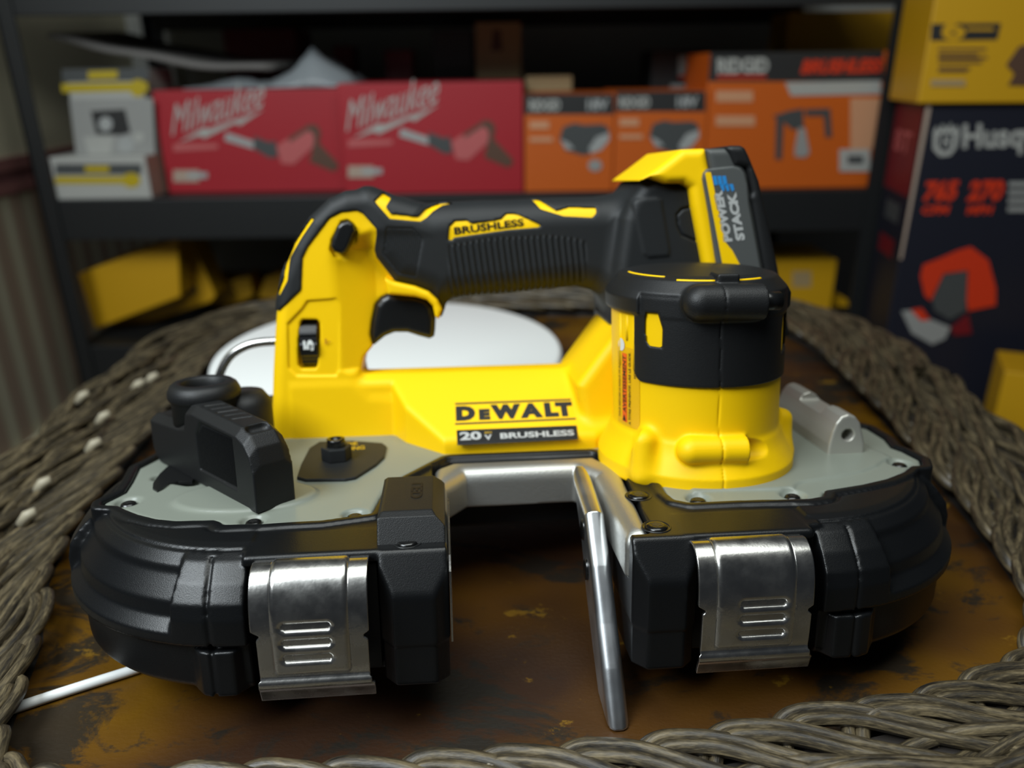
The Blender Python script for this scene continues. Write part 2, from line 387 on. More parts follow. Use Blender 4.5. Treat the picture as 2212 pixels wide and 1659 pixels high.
# the braided edge: pairs of rods that loop over the inner edge and run outwards under the next ones
def rods(paths, rad, name, n=9, parent=table):
    V = []; F = []; U = []; k0 = 0
    for path in paths:
        P = np.array(path); N = len(P); T = np.gradient(P, axis=0); T /= np.linalg.norm(T, axis=1)[:, None]
        B = np.cross(T, [0, 0, 1.]); B /= np.linalg.norm(B, axis=1)[:, None]; Nn = np.cross(B, T)
        s = np.concatenate([[0], np.cumsum(np.linalg.norm(np.diff(P, axis=0), axis=1))]); so = random.random()*300
        taper = np.ones(N)
        for j in range(n+1):
            a = 2*math.pi*j/n; r = rad*(1+.07*math.sin(a*2+so))
            V.append(P+r*(math.cos(a)*B+math.sin(a)*Nn)); U.append(np.stack([(s+so)*.045, np.full(N, j/n*5+so)], 1))
        for j in range(n):
            for i in range(N-1): F.append((k0+j*N+i, k0+j*N+i+1, k0+(j+1)*N+i+1, k0+(j+1)*N+i))
        k0 += (n+1)*N
    V = np.concatenate(V); U = np.concatenate(U); V = V-np.array([TCX, TCY, FLOOR])
    me = bpy.data.meshes.new(name); me.from_pydata((V*S).tolist(), [], F); me.update()
    uvl = me.uv_layers.new(name='rod'); li = np.empty(len(me.loops), np.int32); me.loops.foreach_get('vertex_index', li)
    uvl.data.foreach_set('uv', U[li].astype(np.float32).ravel())
    return link(name, me, M['wicker'], parent, True)
V = []; F = []; nn_ = 240
for k in range(nn_):
    s_ = RIML*k/nn_
    for off, z in ((8, -.5), (11, 7), (66, 7), (72, -.5)):
        q = rim(s_, off); V.append(tz((q[0], q[1], z)))
for k in range(nn_):
    for j in range(3): a = k*4+j; b_ = ((k+1) % nn_)*4+j; F.append((a, a+1, b_+1, b_))
raw('dark_gap_band', V, F, M['dark'], table)  # dark band added under the rods to darken the gaps between them
NST = 74; pitch = RIML/NST
paths = []
def braid(o0, o1, zt, z0, turns, flip=1, ph=0., sw=2.45, dz=0.):
    for k in range(NST):
        jx, jo = random.uniform(-.08, .08), random.uniform(-1.5, 1.5)
        for side in (-1, 1):
            keys = [(-.42, o0+20, z0-1), (-.30, o0+10, z0+3), (-.12, o0+2.5, zt-2), (.10, o0, zt+.5), (.45, o0+.8, zt+1), (1.0, o0+5, zt+.8),
                    (1.8, o0+(o1-o0)*.30, zt-1), (turns*.7, o0+(o1-o0)*.62, zt-3), (turns, o1+2, z0)]
            C = smooth_path([(a, b_, c) for a, b_, c in keys], 6)
            P = []
            for i, (a, b_, c) in enumerate(C):
                # offset the two rods of a pair sideways
                d = (C[min(i+1, len(C)-1)]-C[max(i-1, 0)]); tx, to = d[0]*pitch, d[1]; kk = math.hypot(tx, to)
                s_ = (k+ph+jx)*pitch+flip*(a*pitch-side*sw*to/kk); oo = b_+jo+side*sw*tx/kk
                q = rim(s_, oo); P.append((q[0], q[1], c+dz))
            paths.append(P)
braid(2, 56, 11, 4, 4.4)
for k in range(19):
    P = []; base = 22+3.0*k; wl = pitch*(4.2+.5*(k % 3)); ph_ = random.random()*6.28
    for i in range(721):
        s_ = RIML*i/720; q = rim(s_, base+6.5*math.sin(s_/wl*2*math.pi+ph_)); zc = 12-((base-46)/30)**2*6
        P.append((q[0], q[1], zc+3*math.cos(s_/wl*2*math.pi+ph_)))
    paths.append(P)
for off, z in ((72, 3), (77, 1)):
    P = []
    for i in range(361):
        s_ = RIML*i/360; q = rim(s_, off+3*math.sin(s_/pitch*math.pi*2+off)); P.append((q[0], q[1], z+2.2*math.sin(s_/pitch*math.pi*2*.7+off*2)))
    paths.append(P)
rods(paths, 2.6, 'braided_rim')
# pale rod ends sticking out of the braid at the left
M['cane'] = mat('pale_cane', (.36, .32, .23), .5)
for px, py in ((300, 835), (205, 965), (225, 905), (95, 1050), (62, 1120), (180, 860), (330, 820)):
    q = W(px, py, 2, 15)
    MB().tube([tz((q[0]-4, q[1]-1, 12)), tz((q[0], q[1], 17)), tz((q[0]+4, q[1]+1, 19))], [3, 3.2, 2.2], 8).build('rod_end', M['cane'], table, True)

# turntable and its lead
disc = thing('turntable', 'round flat white turntable behind the yellow saw', 'turntable', (-97, 593, 0))
MB().lathe([(129, 6), (135, 7), (137, 9), (137, 22), (135.6, 24.4), (133, 25), (0, 25)], (0, 0, 0), 128).build('platter', M['white'], disc, True)
MB().lathe([(118, 0), (120, 1), (120, 6), (118, 6.2)], (0, 0, 0), 96).build('base', M['inkgrey'], disc, True)
bev_ang = None
pts = [W(-160, 1590, 2, 2.2), W(0, 1540, 2, 2.2), W(140, 1494, 2, 2.2), W(270, 1453, 2, 2.2), W(420, 1407, 2, 2.2), (-60, 300, 2.2)]
b = MB().tube(smooth_path(pts, 8), 2.1, 12)
tag(b.build('power_lead', M['white'], None, True), 'thin white cable running from under the saw off the left of the table', 'cable')
# ================================================================== THE SAW
saw = thing('band_saw', 'yellow and black cordless band saw lying on the round table', 'band saw')
mw = Matrix.Identity(4)
for i in range(3):
    for j in range(3): mw[i][j] = TM[i][j]
    mw[i][3] = TT[i]*S
saw.matrix_world = mw
ZP = 50.
MX = 10.                                     # the housing mirrors about x = 10
LC, RC, LY0 = (-98., 77.), (118., 77.), 77.
plateL = xy([(800, 1115), (700, 1129), (570, 1137), (487, 1139), (479, 1133), (467, 1129), (383, 1131), (342, 1127), (302, 1117), (274, 1106), (259, 1098), (223.5, 1096), (226, 1089), (272, 1066), (287, 1043), (302, 1013), (332, 998)], ZP)
plateR = xy([(1874, 928), (1911, 951), (1926, 969), (1949, 977), (1986, 996), (1990, 1010), (1964, 1012), (1949, 1025), (1911, 1040), (1859, 1052), (1779, 1065), (1773, 1078), (1743, 1083), (1594, 1086), (1489, 1091), (1459, 1085), (1440, 1070), (1429, 1051)], ZP)
plate = ([(-50, 62)] + plateL + [(-160, 118), (-148, 132), (-120, 143), (-60, 146), (80, 146), (140, 143), (172, 135), (188, 124)]
         + plateR + [(66, 55), (57, 74), (50, 95), (46, 97), (-22, 97), (-27, 95)])
throat_out = [(-30.5, 4), (-30.5, 83), (-22, 90.5), (47, 91), (56, 73), (52.5, 5), (50, 2.5), (41, 2.5), (41, -30), (-23.6, -30), (-23.6, 4)]
throat_in = [(-23.6, -30), (-23.6, 62), (-15, 76), (34, 77), (42, 66), (42, -30)]
# --- lower housing with its black cover
PROF1 = [(0, 0), (80.3, 0), (82.3, 2.5), (82.8, 18.5), (83.5, 19.5), (86.2, 20.5), (86.4, 24.5), (82.2, 29), (81.6, 34.5), (77.2, 40.6), (75.8, 42.6), (75.2, 45.2), (71, 49.4), (70.4, 48.6), (69.6, 50.2), (66, 51.2), (0, 51.2)]
PROF2 = [(0, 0), (80.3, 0), (82.3, 2.5), (82.8, 18.5), (83.5, 19.5), (86.3, 20.5), (86.6, 30), (85.4, 36), (81, 42), (75, 47.6), (71, 49.6), (70.4, 48.8), (69.6, 50.2), (66, 51.2), (0, 51.2)]
def cover_sd(X, Y, Z):
    out = None
    for cx, sg in ((LC[0], 1), (RC[0], -1)):
        r = np.sqrt((X-cx)**2+(Y-LY0)**2); th = np.degrees(np.arctan2(Y-LY0, (X-cx)*sg))
        rr = np.arange(0, 140, .5, dtype=np.float32)[:, None]; zz = Z[0, 0][None, :]
        tabs = [poly_sd(rr, zz+0*rr, P) for P in (PROF1, PROF2)]
        ri = np.clip(r[..., 0]/.5, 0, len(rr)-2); i0 = ri.astype(int); fr = (ri-i0)[..., None]
        d1, d2 = [t[i0]*(1-fr)+t[i0+1]*fr for t in tabs]
        panel = (np.abs(th+133)-27.) / 57.3*80        # arc where the cover is stepped in
        d = np.where(panel < 0, np.where(panel > -1.5, d1+(d2-d1)*(panel+1.5)/1.5, d1), d2)
        d = np.maximum(d, (X+95.4) if sg == 1 else (114.8-X))
        out = d if out is None else np.minimum(out, d)
    pl = poly_sd(X[..., 0], Y[..., 0], plate)[..., None]
    fr = []
    # straight front between the wheel lobes and the throat, set back behind the clips
    fr.append(slab(poly_sd(X[..., 0], Y[..., 0], [(-98, 4), (-94, 2.5), (-50, 2.5), (-28, 2.5), (-28, 90), (-98, 120)])[..., None], Z, 0, 50.4, 1.5))
    fr.append(slab(poly_sd(X[..., 0], Y[..., 0], [(50, 2.5), (64, 2.5), (112, 2.5), (118, 4), (118, 120), (50, 90)])[..., None], Z, 0, 50.4, 1.5))
    fr.append(slab(poly_sd(X[..., 0], Y[..., 0], [(-98, 86), (118, 86), (118, 158), (-98, 158)])[..., None], Z, 18, 50, 1.5))
    # top brow over the clips
    for a, b_ in ((-97, -47), (62, 113)):
        fr.append(boxsd(X, Y, Z, (a, -1.5, 46), (b_, 20, 50.6), 1.8))
    for poly in ([(-121, 14), (-119, 0), (-113, -7.4), (-109.5, -8.8), (-101, -8.8), (-96.4, -3.5), (-96.4, 14)], [(116, 14), (116, -3), (120.5, -8.8), (130.5, -9), (135, -7.4), (141, 0), (143, 14)]):
        fr.append(np.maximum(np.maximum(poly_sd(X[..., 0], Y[..., 0], poly)[..., None], Z-18.), 0-Z))
    # posts either side of the throat
    for a, b_ in ((-49.2, -24.2), (43.2, 67.3)):
        p = poly_sd(X[..., 0], Y[..., 0], [(a, 30), (a, -3.5), (a+5, -9.4), (b_-5, -9.6), (b_, -5), (b_, 30)])[..., None]
        up = smax(slab(p, Z, 16, 50.4, 1.), -(Y+9.4)*.857+(Z-36.5)*.515, 1.)
        lo_ = slab(p+.5, Z, 0, 17.2, .6)
        fr.append(np.minimum(up, lo_))
    for f in fr: out = np.minimum(out, f)
    # pocket for the painted plate with a raised lip round it
    lip = slab(np.abs(pl-2.6)-2.1, Z, 40, 51.7, .7)
    out = np.minimum(out, lip+0*X)
    out = np.maximum(out, -np.maximum(pl-.35, 46-Z))
    out = np.maximum(out, -np.maximum(np.abs(pl-6.2)-.8, 50.3-Z))
    # throat
    out = np.maximum(out, -np.maximum(poly_sd(X[..., 0], Y[..., 0], throat_in)[..., None], -99-Z))
    out = np.maximum(out, -np.maximum(poly_sd(X[..., 0], Y[..., 0], throat_out)[..., None], 33-Z))
    # seam of the two cover halves down each rib, recess groove along the brow
    for sx in (-108.4, 128.2): out = np.maximum(out, -np.maximum(np.maximum(np.maximum(np.abs(X-sx)-.45, Y-14), Z-48), -(out+.9)))
    return out
carve('wheel_cover', cover_sd, (-188, -14, -1), (208, 166, 56), .8, M['black'], saw)
# --- painted plate
pl_screws = [(278, 1090), (548, 1130), (767, 1118), (1508, 1083), (1712, 1075), (1943, 1006)]
scr = [L(a, b_, 2, 49.) for a, b_ in pl_screws]
def plate_sd(X, Y, Z):
    d2 = poly_sd(X[..., 0], Y[..., 0], plate)[..., None]
    d = slab(d2, Z, 46.2, 50.4, 1.0)
    hump = np.sqrt(((X+108)*.6)**2+((Y-55)*1.1)**2)-17       # raised swelling under the lever
    d = smin(d, np.maximum(hump, np.abs(Z-49)-2.6), 2.5)
    hump = np.sqrt(((X-120))**2+((Y-72)*1.)**2)-62
    d = smin(d, np.maximum(np.maximum(hump, d2+12), np.abs(Z-49)-2.2), 2.0)
    for p in scr: d = np.maximum(d, -(np.sqrt((X-p[0])**2+(Y-p[1])**2+(Z-53.5)**2)-6.3))
    slot = capsule(X, Y, Z, (-152, 84, 52), (-136, 76, 52), 5.0)
    return np.maximum(d, -slot)
carve('housing_plate', plate_sd, (-172, 20, 45), (200, 150, 53), .8, M['plate'], saw)
# --- cast throat frame
def throat_sd(X, Y, Z):
    o_ = poly_sd(X[..., 0], Y[..., 0], [(-30, 6), (-30, 82.5), (-21.8, 90), (46.8, 90.5), (55.3, 72.8), (52.3, 5.5), (50, 3), (-30, 3)])[..., None]
    i_ = poly_sd(X[..., 0], Y[..., 0], [(-24.2, -30), (-24.2, 63), (-15.2, 75.6), (34.2, 76.5), (42.2, 66), (42.2, -30)])[..., None]
    d = smax(o_, -(i_), 3.)
    top = 50.6
    d = smax(d, Z-top, 7.)
    return np.maximum(d, 32.5-Z)
carve('throat_frame', throat_sd, (-33, 0, 31), (58, 93, 53), .6, M['cast'], saw)
raw('blade_edge_strip', [(-23.9, 0, 47), (-23.9, 40, 52.5), (-23.9, 40, 16), (-23.9, -7, 16), (-23.9, -7, 44), (-23.2, 0, 47), (-23.2, 40, 52.5), (-23.2, 40, 16), (-23.2, -7, 16), (-23.2, -7, 44)],
    [(0, 1, 2, 3, 4), (9, 8, 7, 6, 5), (0, 5, 6, 1), (1, 6, 7, 2), (2, 7, 8, 3), (3, 8, 9, 4), (4, 9, 5, 0)], M['zinc'], saw)
# --- LED block on the left post
def led_sd(X, Y, Z):
    p = poly_sd(Y[0, :, 0][:, None], Z[0, 0][None, :], [(3, 50), (8, 59), (11, 60.3), (46, 60.3), (49, 57), (49, 49), (3, 49)])[None]
    d = np.maximum(p, np.abs(X+37.3)-12.4)
    d = np.maximum(d, ((X+25)+(Z-60.3)+4.5)*.707); d = np.maximum(d, (-(X+49.7)+(Z-60.3)+1.5)*.707)
    return d
led = carve('led_housing', led_sd, (-51, 1, 49.5), (-23, 51, 62), .5, M['cap'], saw)
text('LED', lambda u, v: np.array([-33.5-v*4.5, 38-u*16, 60.5]), M['blackgloss'], led)
# --- screws
def screw(p, r=3.9, h=1.6):
    v = []; prof = [(r, -1.5), (r, .3), (r*.86, h*.8), (r*.62, h)]
    b = MB().lathe(prof+[(r*.62, h)], tuple(p), 24)
    b2 = MB(); star = [(r*(.56 if k % 2 else .34)*math.cos(k*math.pi/6), r*(.56 if k % 2 else .34)*math.sin(k*math.pi/6)) for k in range(12)]
    b2.prism(star, lambda a, c, d: (p[0]+a, p[1]+c, d), p[2]+h-.9, p[2]+h+.06)
    o = b.build('screw', M['screw'], saw, True); b2.build('star_socket', M['inkblack'], o)
    return o
for p in scr: screw((p[0], p[1], 48.2), 3.4, 1.8)
for q in ((880, 1167), (1418, 1135), (1379, 1068)):
    p = L(*q, 2, 51.); screw((p[0], p[1], 50.2), 4.3, 1.2)
    MB().lathe([(4.5, 0), (5.0, .35), (5.3, .5), (5.6, .3), (5.6, 0)], (p[0], p[1], 50.2), 28).build('screw_ring', M['blackgloss'], saw, True)

# --- material stop plate
stop_poly = [(68, 53.8), (31, 47.5), (18, 30), (7, 11), (-2, -3), (-13, -24), (8, -24), (22, -6), (34, 11), (42, 30), (58, 47)]
def stop_sd(X, Y, Z):
    p = poly_sd(Y[0, :, 0][:, None], Z[0, 0][None, :], stop_poly)[None]
    d = slab(p, X-(25-Z)*.035+0*Y, 32., 40.4, 3.3)
    return np.maximum(d, .6-(TM[2, 0]*X+TM[2, 1]*Y+TM[2, 2]*Z+TT[2]))
lo = [29] + [min(q[i] for q in stop_poly)-1.5 for i in (0, 1)]; hi = [48] + [max(q[i] for q in stop_poly)+1.5 for i in (0, 1)]
stop = carve('material_stop', stop_sd, lo, hi, .5, M['steel'], saw)
for p in ((0, 35, 38), (0, 27, 24)):
    b = MB(); ring_ = lambda r, x: [(x, p[1]+r*math.cos(k*math.pi/12), p[2]+r*1.25*math.sin(k*math.pi/12)) for k in range(24)]
    v = ring_(3.6, 32.2)+ring_(3.6, 31.1)+ring_(2.8, 30.8)
    f = [(i+24*j, (i+1) % 24+24*j, (i+1) % 24+24*(j+1), i+24*(j+1)) for j in (0, 1) for i in range(24)]+[tuple(48+i for i in range(24))]
    b.add(v, f).build('stop_screw', M['screw'], stop, True)

# --- blade cover clips
def clip(xl, xr, zs, cx, group_y=-14.5):
    prof = [(-.5, 46.6), (-3.5, 48.1), (-6.5, 48.), (-9.6, 46.3), (-12, 43.2), (-13.6, 38.8), (-14.4, 33), (-14.6, 26), (-14.3, 15), (-14, 11.4), (-14.5, 9.8), (-15.1, 8.8), (-14.9, 7.6), (-14.3, 6.4), (-13.5, 4), (-12.7, 1.6)]
    C = smooth_path([(0, a, b_) for a, b_ in prof], 10); nu = 120; V = []; F = []
    C = np.array(C); sarc = np.concatenate([[0], np.cumsum(np.linalg.norm(np.diff(C, axis=0), axis=1))])
    T = np.gradient(C, axis=0); T /= np.linalg.norm(T, axis=1)[:, None]
    dense = np.arange(0, sarc[-1], .36); Cd = np.stack([np.interp(dense, sarc, C[:, i]) for i in range(3)], 1); Td = np.gradient(Cd, axis=0); Td /= np.linalg.norm(Td, axis=1)[:, None]
    n = len(Cd)
    for i in range(n):
        z = Cd[i, 2]; nr = np.array([0, -Td[i, 2]*-1, Td[i, 1]*-1]);
        nr = np.array([0, Td[i, 2], -Td[i, 1]])
        f_ = i/n
        nl = float(np.interp(f_, [.49, .52, .535, .55], [0, 2.7, 2.7, 1.7])); nr_ = float(np.interp(f_, [.52, .545, .56, .58], [0, 1.9, 1.9, .5]))
        if z < 9.4: nl, nr_ = 1.1, (-1.0 if z < 7.6 else .0)
        for k in range(nu+1):
            u = k/nu; x = xl+nl+(xr-xl-nl-nr_)*u
            # raised centre panel
            fx = np.clip((min(x-xl-7., xr-7.-x))/1.2, 0, 1); fz = np.clip((z-12)/1.6, 0, 1)
            rr = .9*(fx*fx*(3-2*fx))*(fz*fz*(3-2*fz)) * (1 if i > 4 else 0)
            for zz in zs:
                ex = max(abs(x-cx)-7.2, 0); dd = math.hypot(ex, z-zz)-2.35
                t = min(max(-dd/.55, 0), 1); rr -= .95*t*t*(3-2*t)
            V.append(np.array([x, Cd[i, 1], z])+nr*rr)
    for i in range(n-1):
        for k in range(nu): F.append((i*(nu+1)+k, i*(nu+1)+k+1, (i+1)*(nu+1)+k+1, (i+1)*(nu+1)+k))
    o = raw('cover_clip', V, F, M['zinc'], saw, True)
    s_ = o.modifiers.new('thick', 'SOLIDIFY'); s_.thickness = 1.3*S; s_.offset = -1
    return o
zA = [L(662, y, 1, -14.3)[2] for y in (1348, 1382, 1415)]; cA = L(664, 1380, 1, -14.3)[0]
zB = [L(1645, y, 1, -14.3)[2] for y in (1298, 1329, 1361)]; cB = L(1644, 1330, 1, -14.3)[0]
clip(-92.2, -52.2, zA, cA)['label'] = 'left zinc clip'
clip(64.6, 107.2, zB, cB)['label'] = 'right zinc clip'
for a_, b_ in ((-94, -50), (62, 110)): MB().box((a_, 0, 3), (b_, 3.5, 45)).build('blade_channel', M['inkblack'], saw)

# --- motor
MC = (92.3, 84.5)
def motor_sd(X, Y, Z):
    cx = MC[0]-.03*(Z-75); r = np.sqrt((X-cx)**2+(Y-MC[1])**2)
    d = np.maximum(r-37.9, np.abs(Z-90)-42)
    prof = poly_sd(np.arange(0, 60, .4, dtype=np.float32)[:, None], Z[0, 0][None, :], [(0, 48), (44.6, 48), (45, 49), (45, 55), (44.2, 56.5), (41.2, 62), (38.4, 67.5), (30, 72), (0, 72)])
    ri = np.clip(r/.4, 0, 147); i0 = ri.astype(int); fr = ri-i0; zi = np.arange(len(Z[0, 0]))[None, None, :]
    fl = prof[i0, zi]*(1-fr)+prof[i0+1, zi]*fr
    d = smin(d, fl, 3.)
    for (px, py0, py1, rad) in ((1391, 912, 975, 5.2), (1690, 895, 960, 4.6)):
        a, b_ = L(px, py0, 1, MC[1]-28.5 if px < 1500 else MC[1]-6), L(px, py1, 1, MC[1]-28.5 if px < 1500 else MC[1]-6)
        a[2] = 68. if px < 1500 else 69; d = smin(d, capsule(X, Y, Z, a, (a[0], a[1]-1.5, 54), rad), 5.)
    a, b_ = L(1497, 978, 1, 43.), L(1612, 976, 1, 43.)
    cp = capsule(X, Y, Z, (a[0], 46, a[2]), (b_[0]+6, 46, b_[2]), 6.0)
    d = smin(d, np.maximum(cp, X-(b_[0]+1.)), 1.8)
    hole = capsule(X, Y, Z, (b_[0]+1, 46, b_[2]), (b_[0]+12, 47, b_[2]), 4.6)
    d = np.maximum(d, -hole)
    # split line
    sx = 92.3-.045*(Z-50)
    d = np.maximum(d, -np.maximum(np.abs(X-sx)-.32, Y-60) * np.where(np.maximum(np.abs(X-sx)-.32, Y-60) < 0, 1, 1) if False else -np.maximum(np.maximum(np.abs(X-sx)-.32, Y-60), -(d+.7)))
    # arched opening low on the left
    n = np.sqrt((X-55)**2+(Y-59)**2+((Z-70.5)*1.)**2)-5.8
    d = smax(d, -n, 1.2)
    return d
motor = carve('motor_housing', motor_sd, (46, 37, 48), (139, 129, 133), .7, M['yellow'], saw)
cap_win1 = xz([(1408, 683), (1430, 681), (1439, 716), (1438, 757), (1416, 757), (1408, 745)], 49)
cap_win2 = xz([(1668, 672), (1692, 668), (1694, 745), (1662, 752), (1664, 700)], 72)
cap_front = xz([(1368, 560), (1740, 560), (1740, 790), (1690, 806), (1650, 820), (1600, 829), (1557, 833), (1500, 832), (1440, 829), (1395, 823), (1375, 815), (1368, 800), (1368, 690)], 46)
_pA = L(1372, 740, 1, 56.)
def cap_sd(X, Y, Z):
    cx = MC[0]-.03*(Z-75); r = np.sqrt((X-cx)**2+(Y-MC[1])**2)
    zb = 92.5+.0*X
    body = np.maximum(r-39.2, -(r-36)); body = np.maximum(body, np.maximum(93.3-Z, Z-130))
    ang = np.degrees(np.arctan2(X-cx, -(Y-MC[1])))
    side = (-(ang)-59.)/57.3*41                              # left limit of the black skirt
    cor = np.sqrt(np.maximum(side+5, 0)**2+np.maximum(93.3+5-Z, 0)**2)-5
    side = side-np.clip((Z-112)/10, 0, 1)**2*5
    body = smax(body, np.maximum(side, cor), .8)
    rr = np.arange(0, 60, .4, dtype=np.float32)[:, None]
    prof = poly_sd(rr, Z[0, 0][None, :], [(0, 122.5), (39.6, 122.5), (40.5, 123.5), (40.7, 129.5), (39, 132.5), (34.5, 137.4), (29, 138.8), (0, 140.2)])
    ri = np.clip(r/.4, 0, 147); i0 = ri.astype(int); fr = ri-i0; zi = np.arange(len(Z[0, 0]))[None, None, :]
    lid = prof[i0, zi]*(1-fr)+prof[i0+1, zi]*fr
    front = (np.abs(ang-6.5)-60)/57.3*42
    lid_f = np.maximum(lid, -np.maximum(front, np.maximum(124-Z, 0)*0+(-(r-39.2))))   # flush front between the corner lugs
    d = smin(body, lid_f, 1.0)
    a, b_ = L(1515, 655, 1, 45.), L(1652, 653, 1, 45.)
    barrel = np.maximum(capsule(X, Y, Z, (a[0], 46, a[2]), (b_[0]+12, 46, b_[2]), 7.4), X-(b_[0]-.5))
    d = smin(d, barrel, 2.0)
    d = np.maximum(d, -capsule(X, Y, Z, (b_[0]+.5, 44.6, b_[2]+.5), (b_[0]+7, 46, b_[2]+.5), 4.7))
    w1 = slab(poly_sd(X[:, :1, 0], Z[0, 0][None, :], cap_win1)[:, None], Y, 30, 75, 0)
    w2 = slab(poly_sd(X[:, :1, 0], Z[0, 0][None, :], cap_win2)[:, None], Y, 30, 90, 0)
    d = np.maximum(d, -np.minimum(w1, w2))
    # hinge block on the lid
    d = np.minimum(d, boxsd(X, Y, Z, (88, 49, 134), (97.5, 60, 140.4), 1.))
    sx = 92.3-.045*(Z-50)
    d = np.maximum(d, -np.maximum(np.maximum(np.abs(X-sx)-.2, Y-60), -(d+.5)))
    return d
cap = carve('motor_cap', cap_sd, (46, 35, 92), (140, 129, 144), .6, M['cap'], saw)
a, b_ = L(1652, 653, 1, 45.), L(1678, 652, 1, 45.)
MB().tube([(a[0]-3, 45.2, a[2]+.3), (b_[0]+1.5, 46.5, a[2]+.3)], 3.9, 24).build('hinge_pin', M['blackgloss'], cap, True)
b = MB()
for a0, a1, rr_, zz_ in ((-31, -5, 33.8, 137.35), (9, 33, 33.8, 137.35), (-88, -42, 31, 138.0)):
    b = MB().tube([(MC[0]-1.9+rr_*math.sin(math.radians(t)), MC[1]-rr_*math.cos(math.radians(t)), zz_) for t in np.linspace(a0, a1, 12)], .62, 8)
    b.build('vent_slit', M['yellow'], cap, True)
# yellow ribs of the left vent, under the lid
b = MB()
for ang in (-60, -68, -76):
    t = math.radians(ang); c0 = (MC[0]+38.4*math.sin(t), MC[1]-38.4*math.cos(t))
    b.tube([(c0[0], c0[1], 98 if ang != -68 else 110), (c0[0]-.3, c0[1], 121)], 1.0, 8)
b.build('vent_rib', M['yellow'], motor, True)
# warning label wrapped round the left of the motor
def cyl(ang, z, r=39.75):
    r = r-1.7
    t = math.radians(ang); cx = MC[0]-.03*(z-75); return np.array([cx+r*math.sin(t), MC[1]-r*math.cos(t), z])
lab = []; fcs = []
for i in range(13):
    for j, z in enumerate((71, 107)): lab.append(cyl(-80+25*i/12, z, 39.85))
for i in range(12): fcs.append((2*i, 2*i+2, 2*i+3, 2*i+1))
wl = raw('warning_label', lab, fcs, mat('label_yellow', (.80, .44, .004), .35), motor, True)
ob = [cyl(-72.5+5.5*i/4, z, 40.0) for i in range(5) for z in (72.5, 104)]
raw('orange_band', ob, [(2*i, 2*i+2, 2*i+3, 2*i+1) for i in range(4)], M['inkorange'], motor, True)
text('AVERTISSEMENT', lambda u, v: cyl(-67.8-4.*v, 77+26*u, 40.15), M['inkblack'], motor)
text('A TITRE PREVENTIF, LIRE LE GUIDE.', lambda u, v: cyl(-62.6-2.6*v, 72+33*u, 40.05), M['inkblack'], motor)
text('POUR REDUIRE LE RISQUE DE BLESSURES', lambda u, v: cyl(-75-2.4*v, 74+30*u, 40.05), M['inkblack'], motor)
text('HX2', lambda u, v: cyl(-58-2*v, 94+4*u, 40.05), M['inkblack'], motor)
raw('mandatory_sign', [cyl(-73.5+4*math.sin(k*math.pi/12), 107.5+2.8*math.cos(k*math.pi/12), 40.1) for k in range(24)], [tuple(range(24))], M['inkwhite'], motor)
raw('warning_triangle', [cyl(-72, 73, 40.15), cyl(-68, 73, 40.15), cyl(-70, 76, 40.15)], [(0, 1, 2)], M['inkblack'], motor)

# --- handle
YF, YB, YM = 133., 169., 151.
K = xz([(590, 950), (594, 800), (598, 720), (603, 650), (614, 590), (641, 525), (675, 470), (715, 432), (748, 416), (800, 411), (850, 432), (905, 447), (940, 520), (960, 600), (957, 665), (948, 690),
        (940, 684), (935, 661), (922, 648), (897, 641), (838, 636), (823, 643), (811, 658), (803, 696), (800, 722), (806, 746), (788, 767), (783, 795), (787, 815), (806, 834), (1000, 836), (1245, 828),
        (1330, 722), (1350, 730), (1350, 975), (1300, 990), (600, 990)], 143)
G = xz([(790, 411), (850, 432), (905, 447), (960, 441), (1040, 437), (1100, 436), (1200, 432), (1290, 430), (1350, 422), (1350, 640), (1313, 658), (1300, 643), (1290, 632), (1270, 620), (1240, 613), (1170, 620), (1100, 628), (1020, 634), (960, 642), (945, 650), (927, 632), (897, 620), (851, 609), (811, 557), (790, 500)], 146)
wedge = [(-101, 133.2), (-51, 133.2), (-44, 119), (-25, 99), (49, 99), (58, 104), (60, 150), (-101, 150)]
strut = xz([(1242, 828), (1322, 720), (1345, 700), (1365, 720), (1365, 985), (1296, 985), (1262, 930)], 112)
def handle_core(X, Y, Z):
    k = slab(poly_sd(X[:, :1, 0], Z[0, 0][None, :], K)[:, None], Y, YF, YB, 7.)
    fc = (np.minimum(X, -57.)+76.6)*.45-(Y-YF)-np.maximum(0, 86-Z)*.9-np.maximum(0, Z-146)*.9
    k = smax(k, fc*.9, 1.2)
    g = slab(poly_sd(X[:, :1, 0], Z[0, 0][None, :], G)[:, None], Y, YF-1, YB+1, 13.)
    d = smin(k, g, 5.)
    wd = poly_sd(X[..., 0], Y[..., 0], wedge)[..., None]
    pln = (-(Y-99)*.523+(Z-57.5)*.853)
    wd = smax(smax(wd, pln, 2.5), 49.5-Z, .5); wd = np.maximum(wd, Z-82)
    d = smin(d, wd, 3.)
    st = slab(poly_sd(X[:, :1, 0], Z[0, 0][None, :], strut)[:, None], Y, 106, 165, 5.)
    d = smin(d, st, 4.)
    # shallow panel round the speed dial
    pn = slab(poly_sd(X[:, :1, 0], Z[0, 0][None, :], PANEL)[:, None], Y, YF-5, YF+.9, .4)
    d = smax(d, -pn, .8)
    d = np.maximum(d, -slab(poly_sd(X[:, :1, 0], Z[0, 0][None, :], DIALP)[:, None], Y, YF-5, YF+6, 0))
    d = smax(d, -slab(poly_sd(X[:, :1, 0], Z[0, 0][None, :], BTNP)[:, None], Y, YF-5, YF+3, .5), .8)
    return d
PANEL = xz([(621, 700), (652, 668), (664, 650), (727, 646), (733, 655), (731, 800), (726, 812), (690, 812), (640, 812), (623, 795)], YF)
DIALP = xz([(648, 697), (653, 691), (683, 691), (690, 698), (691, 720), (685, 790), (680, 798), (650, 798), (643, 790), (643, 740)], YF)
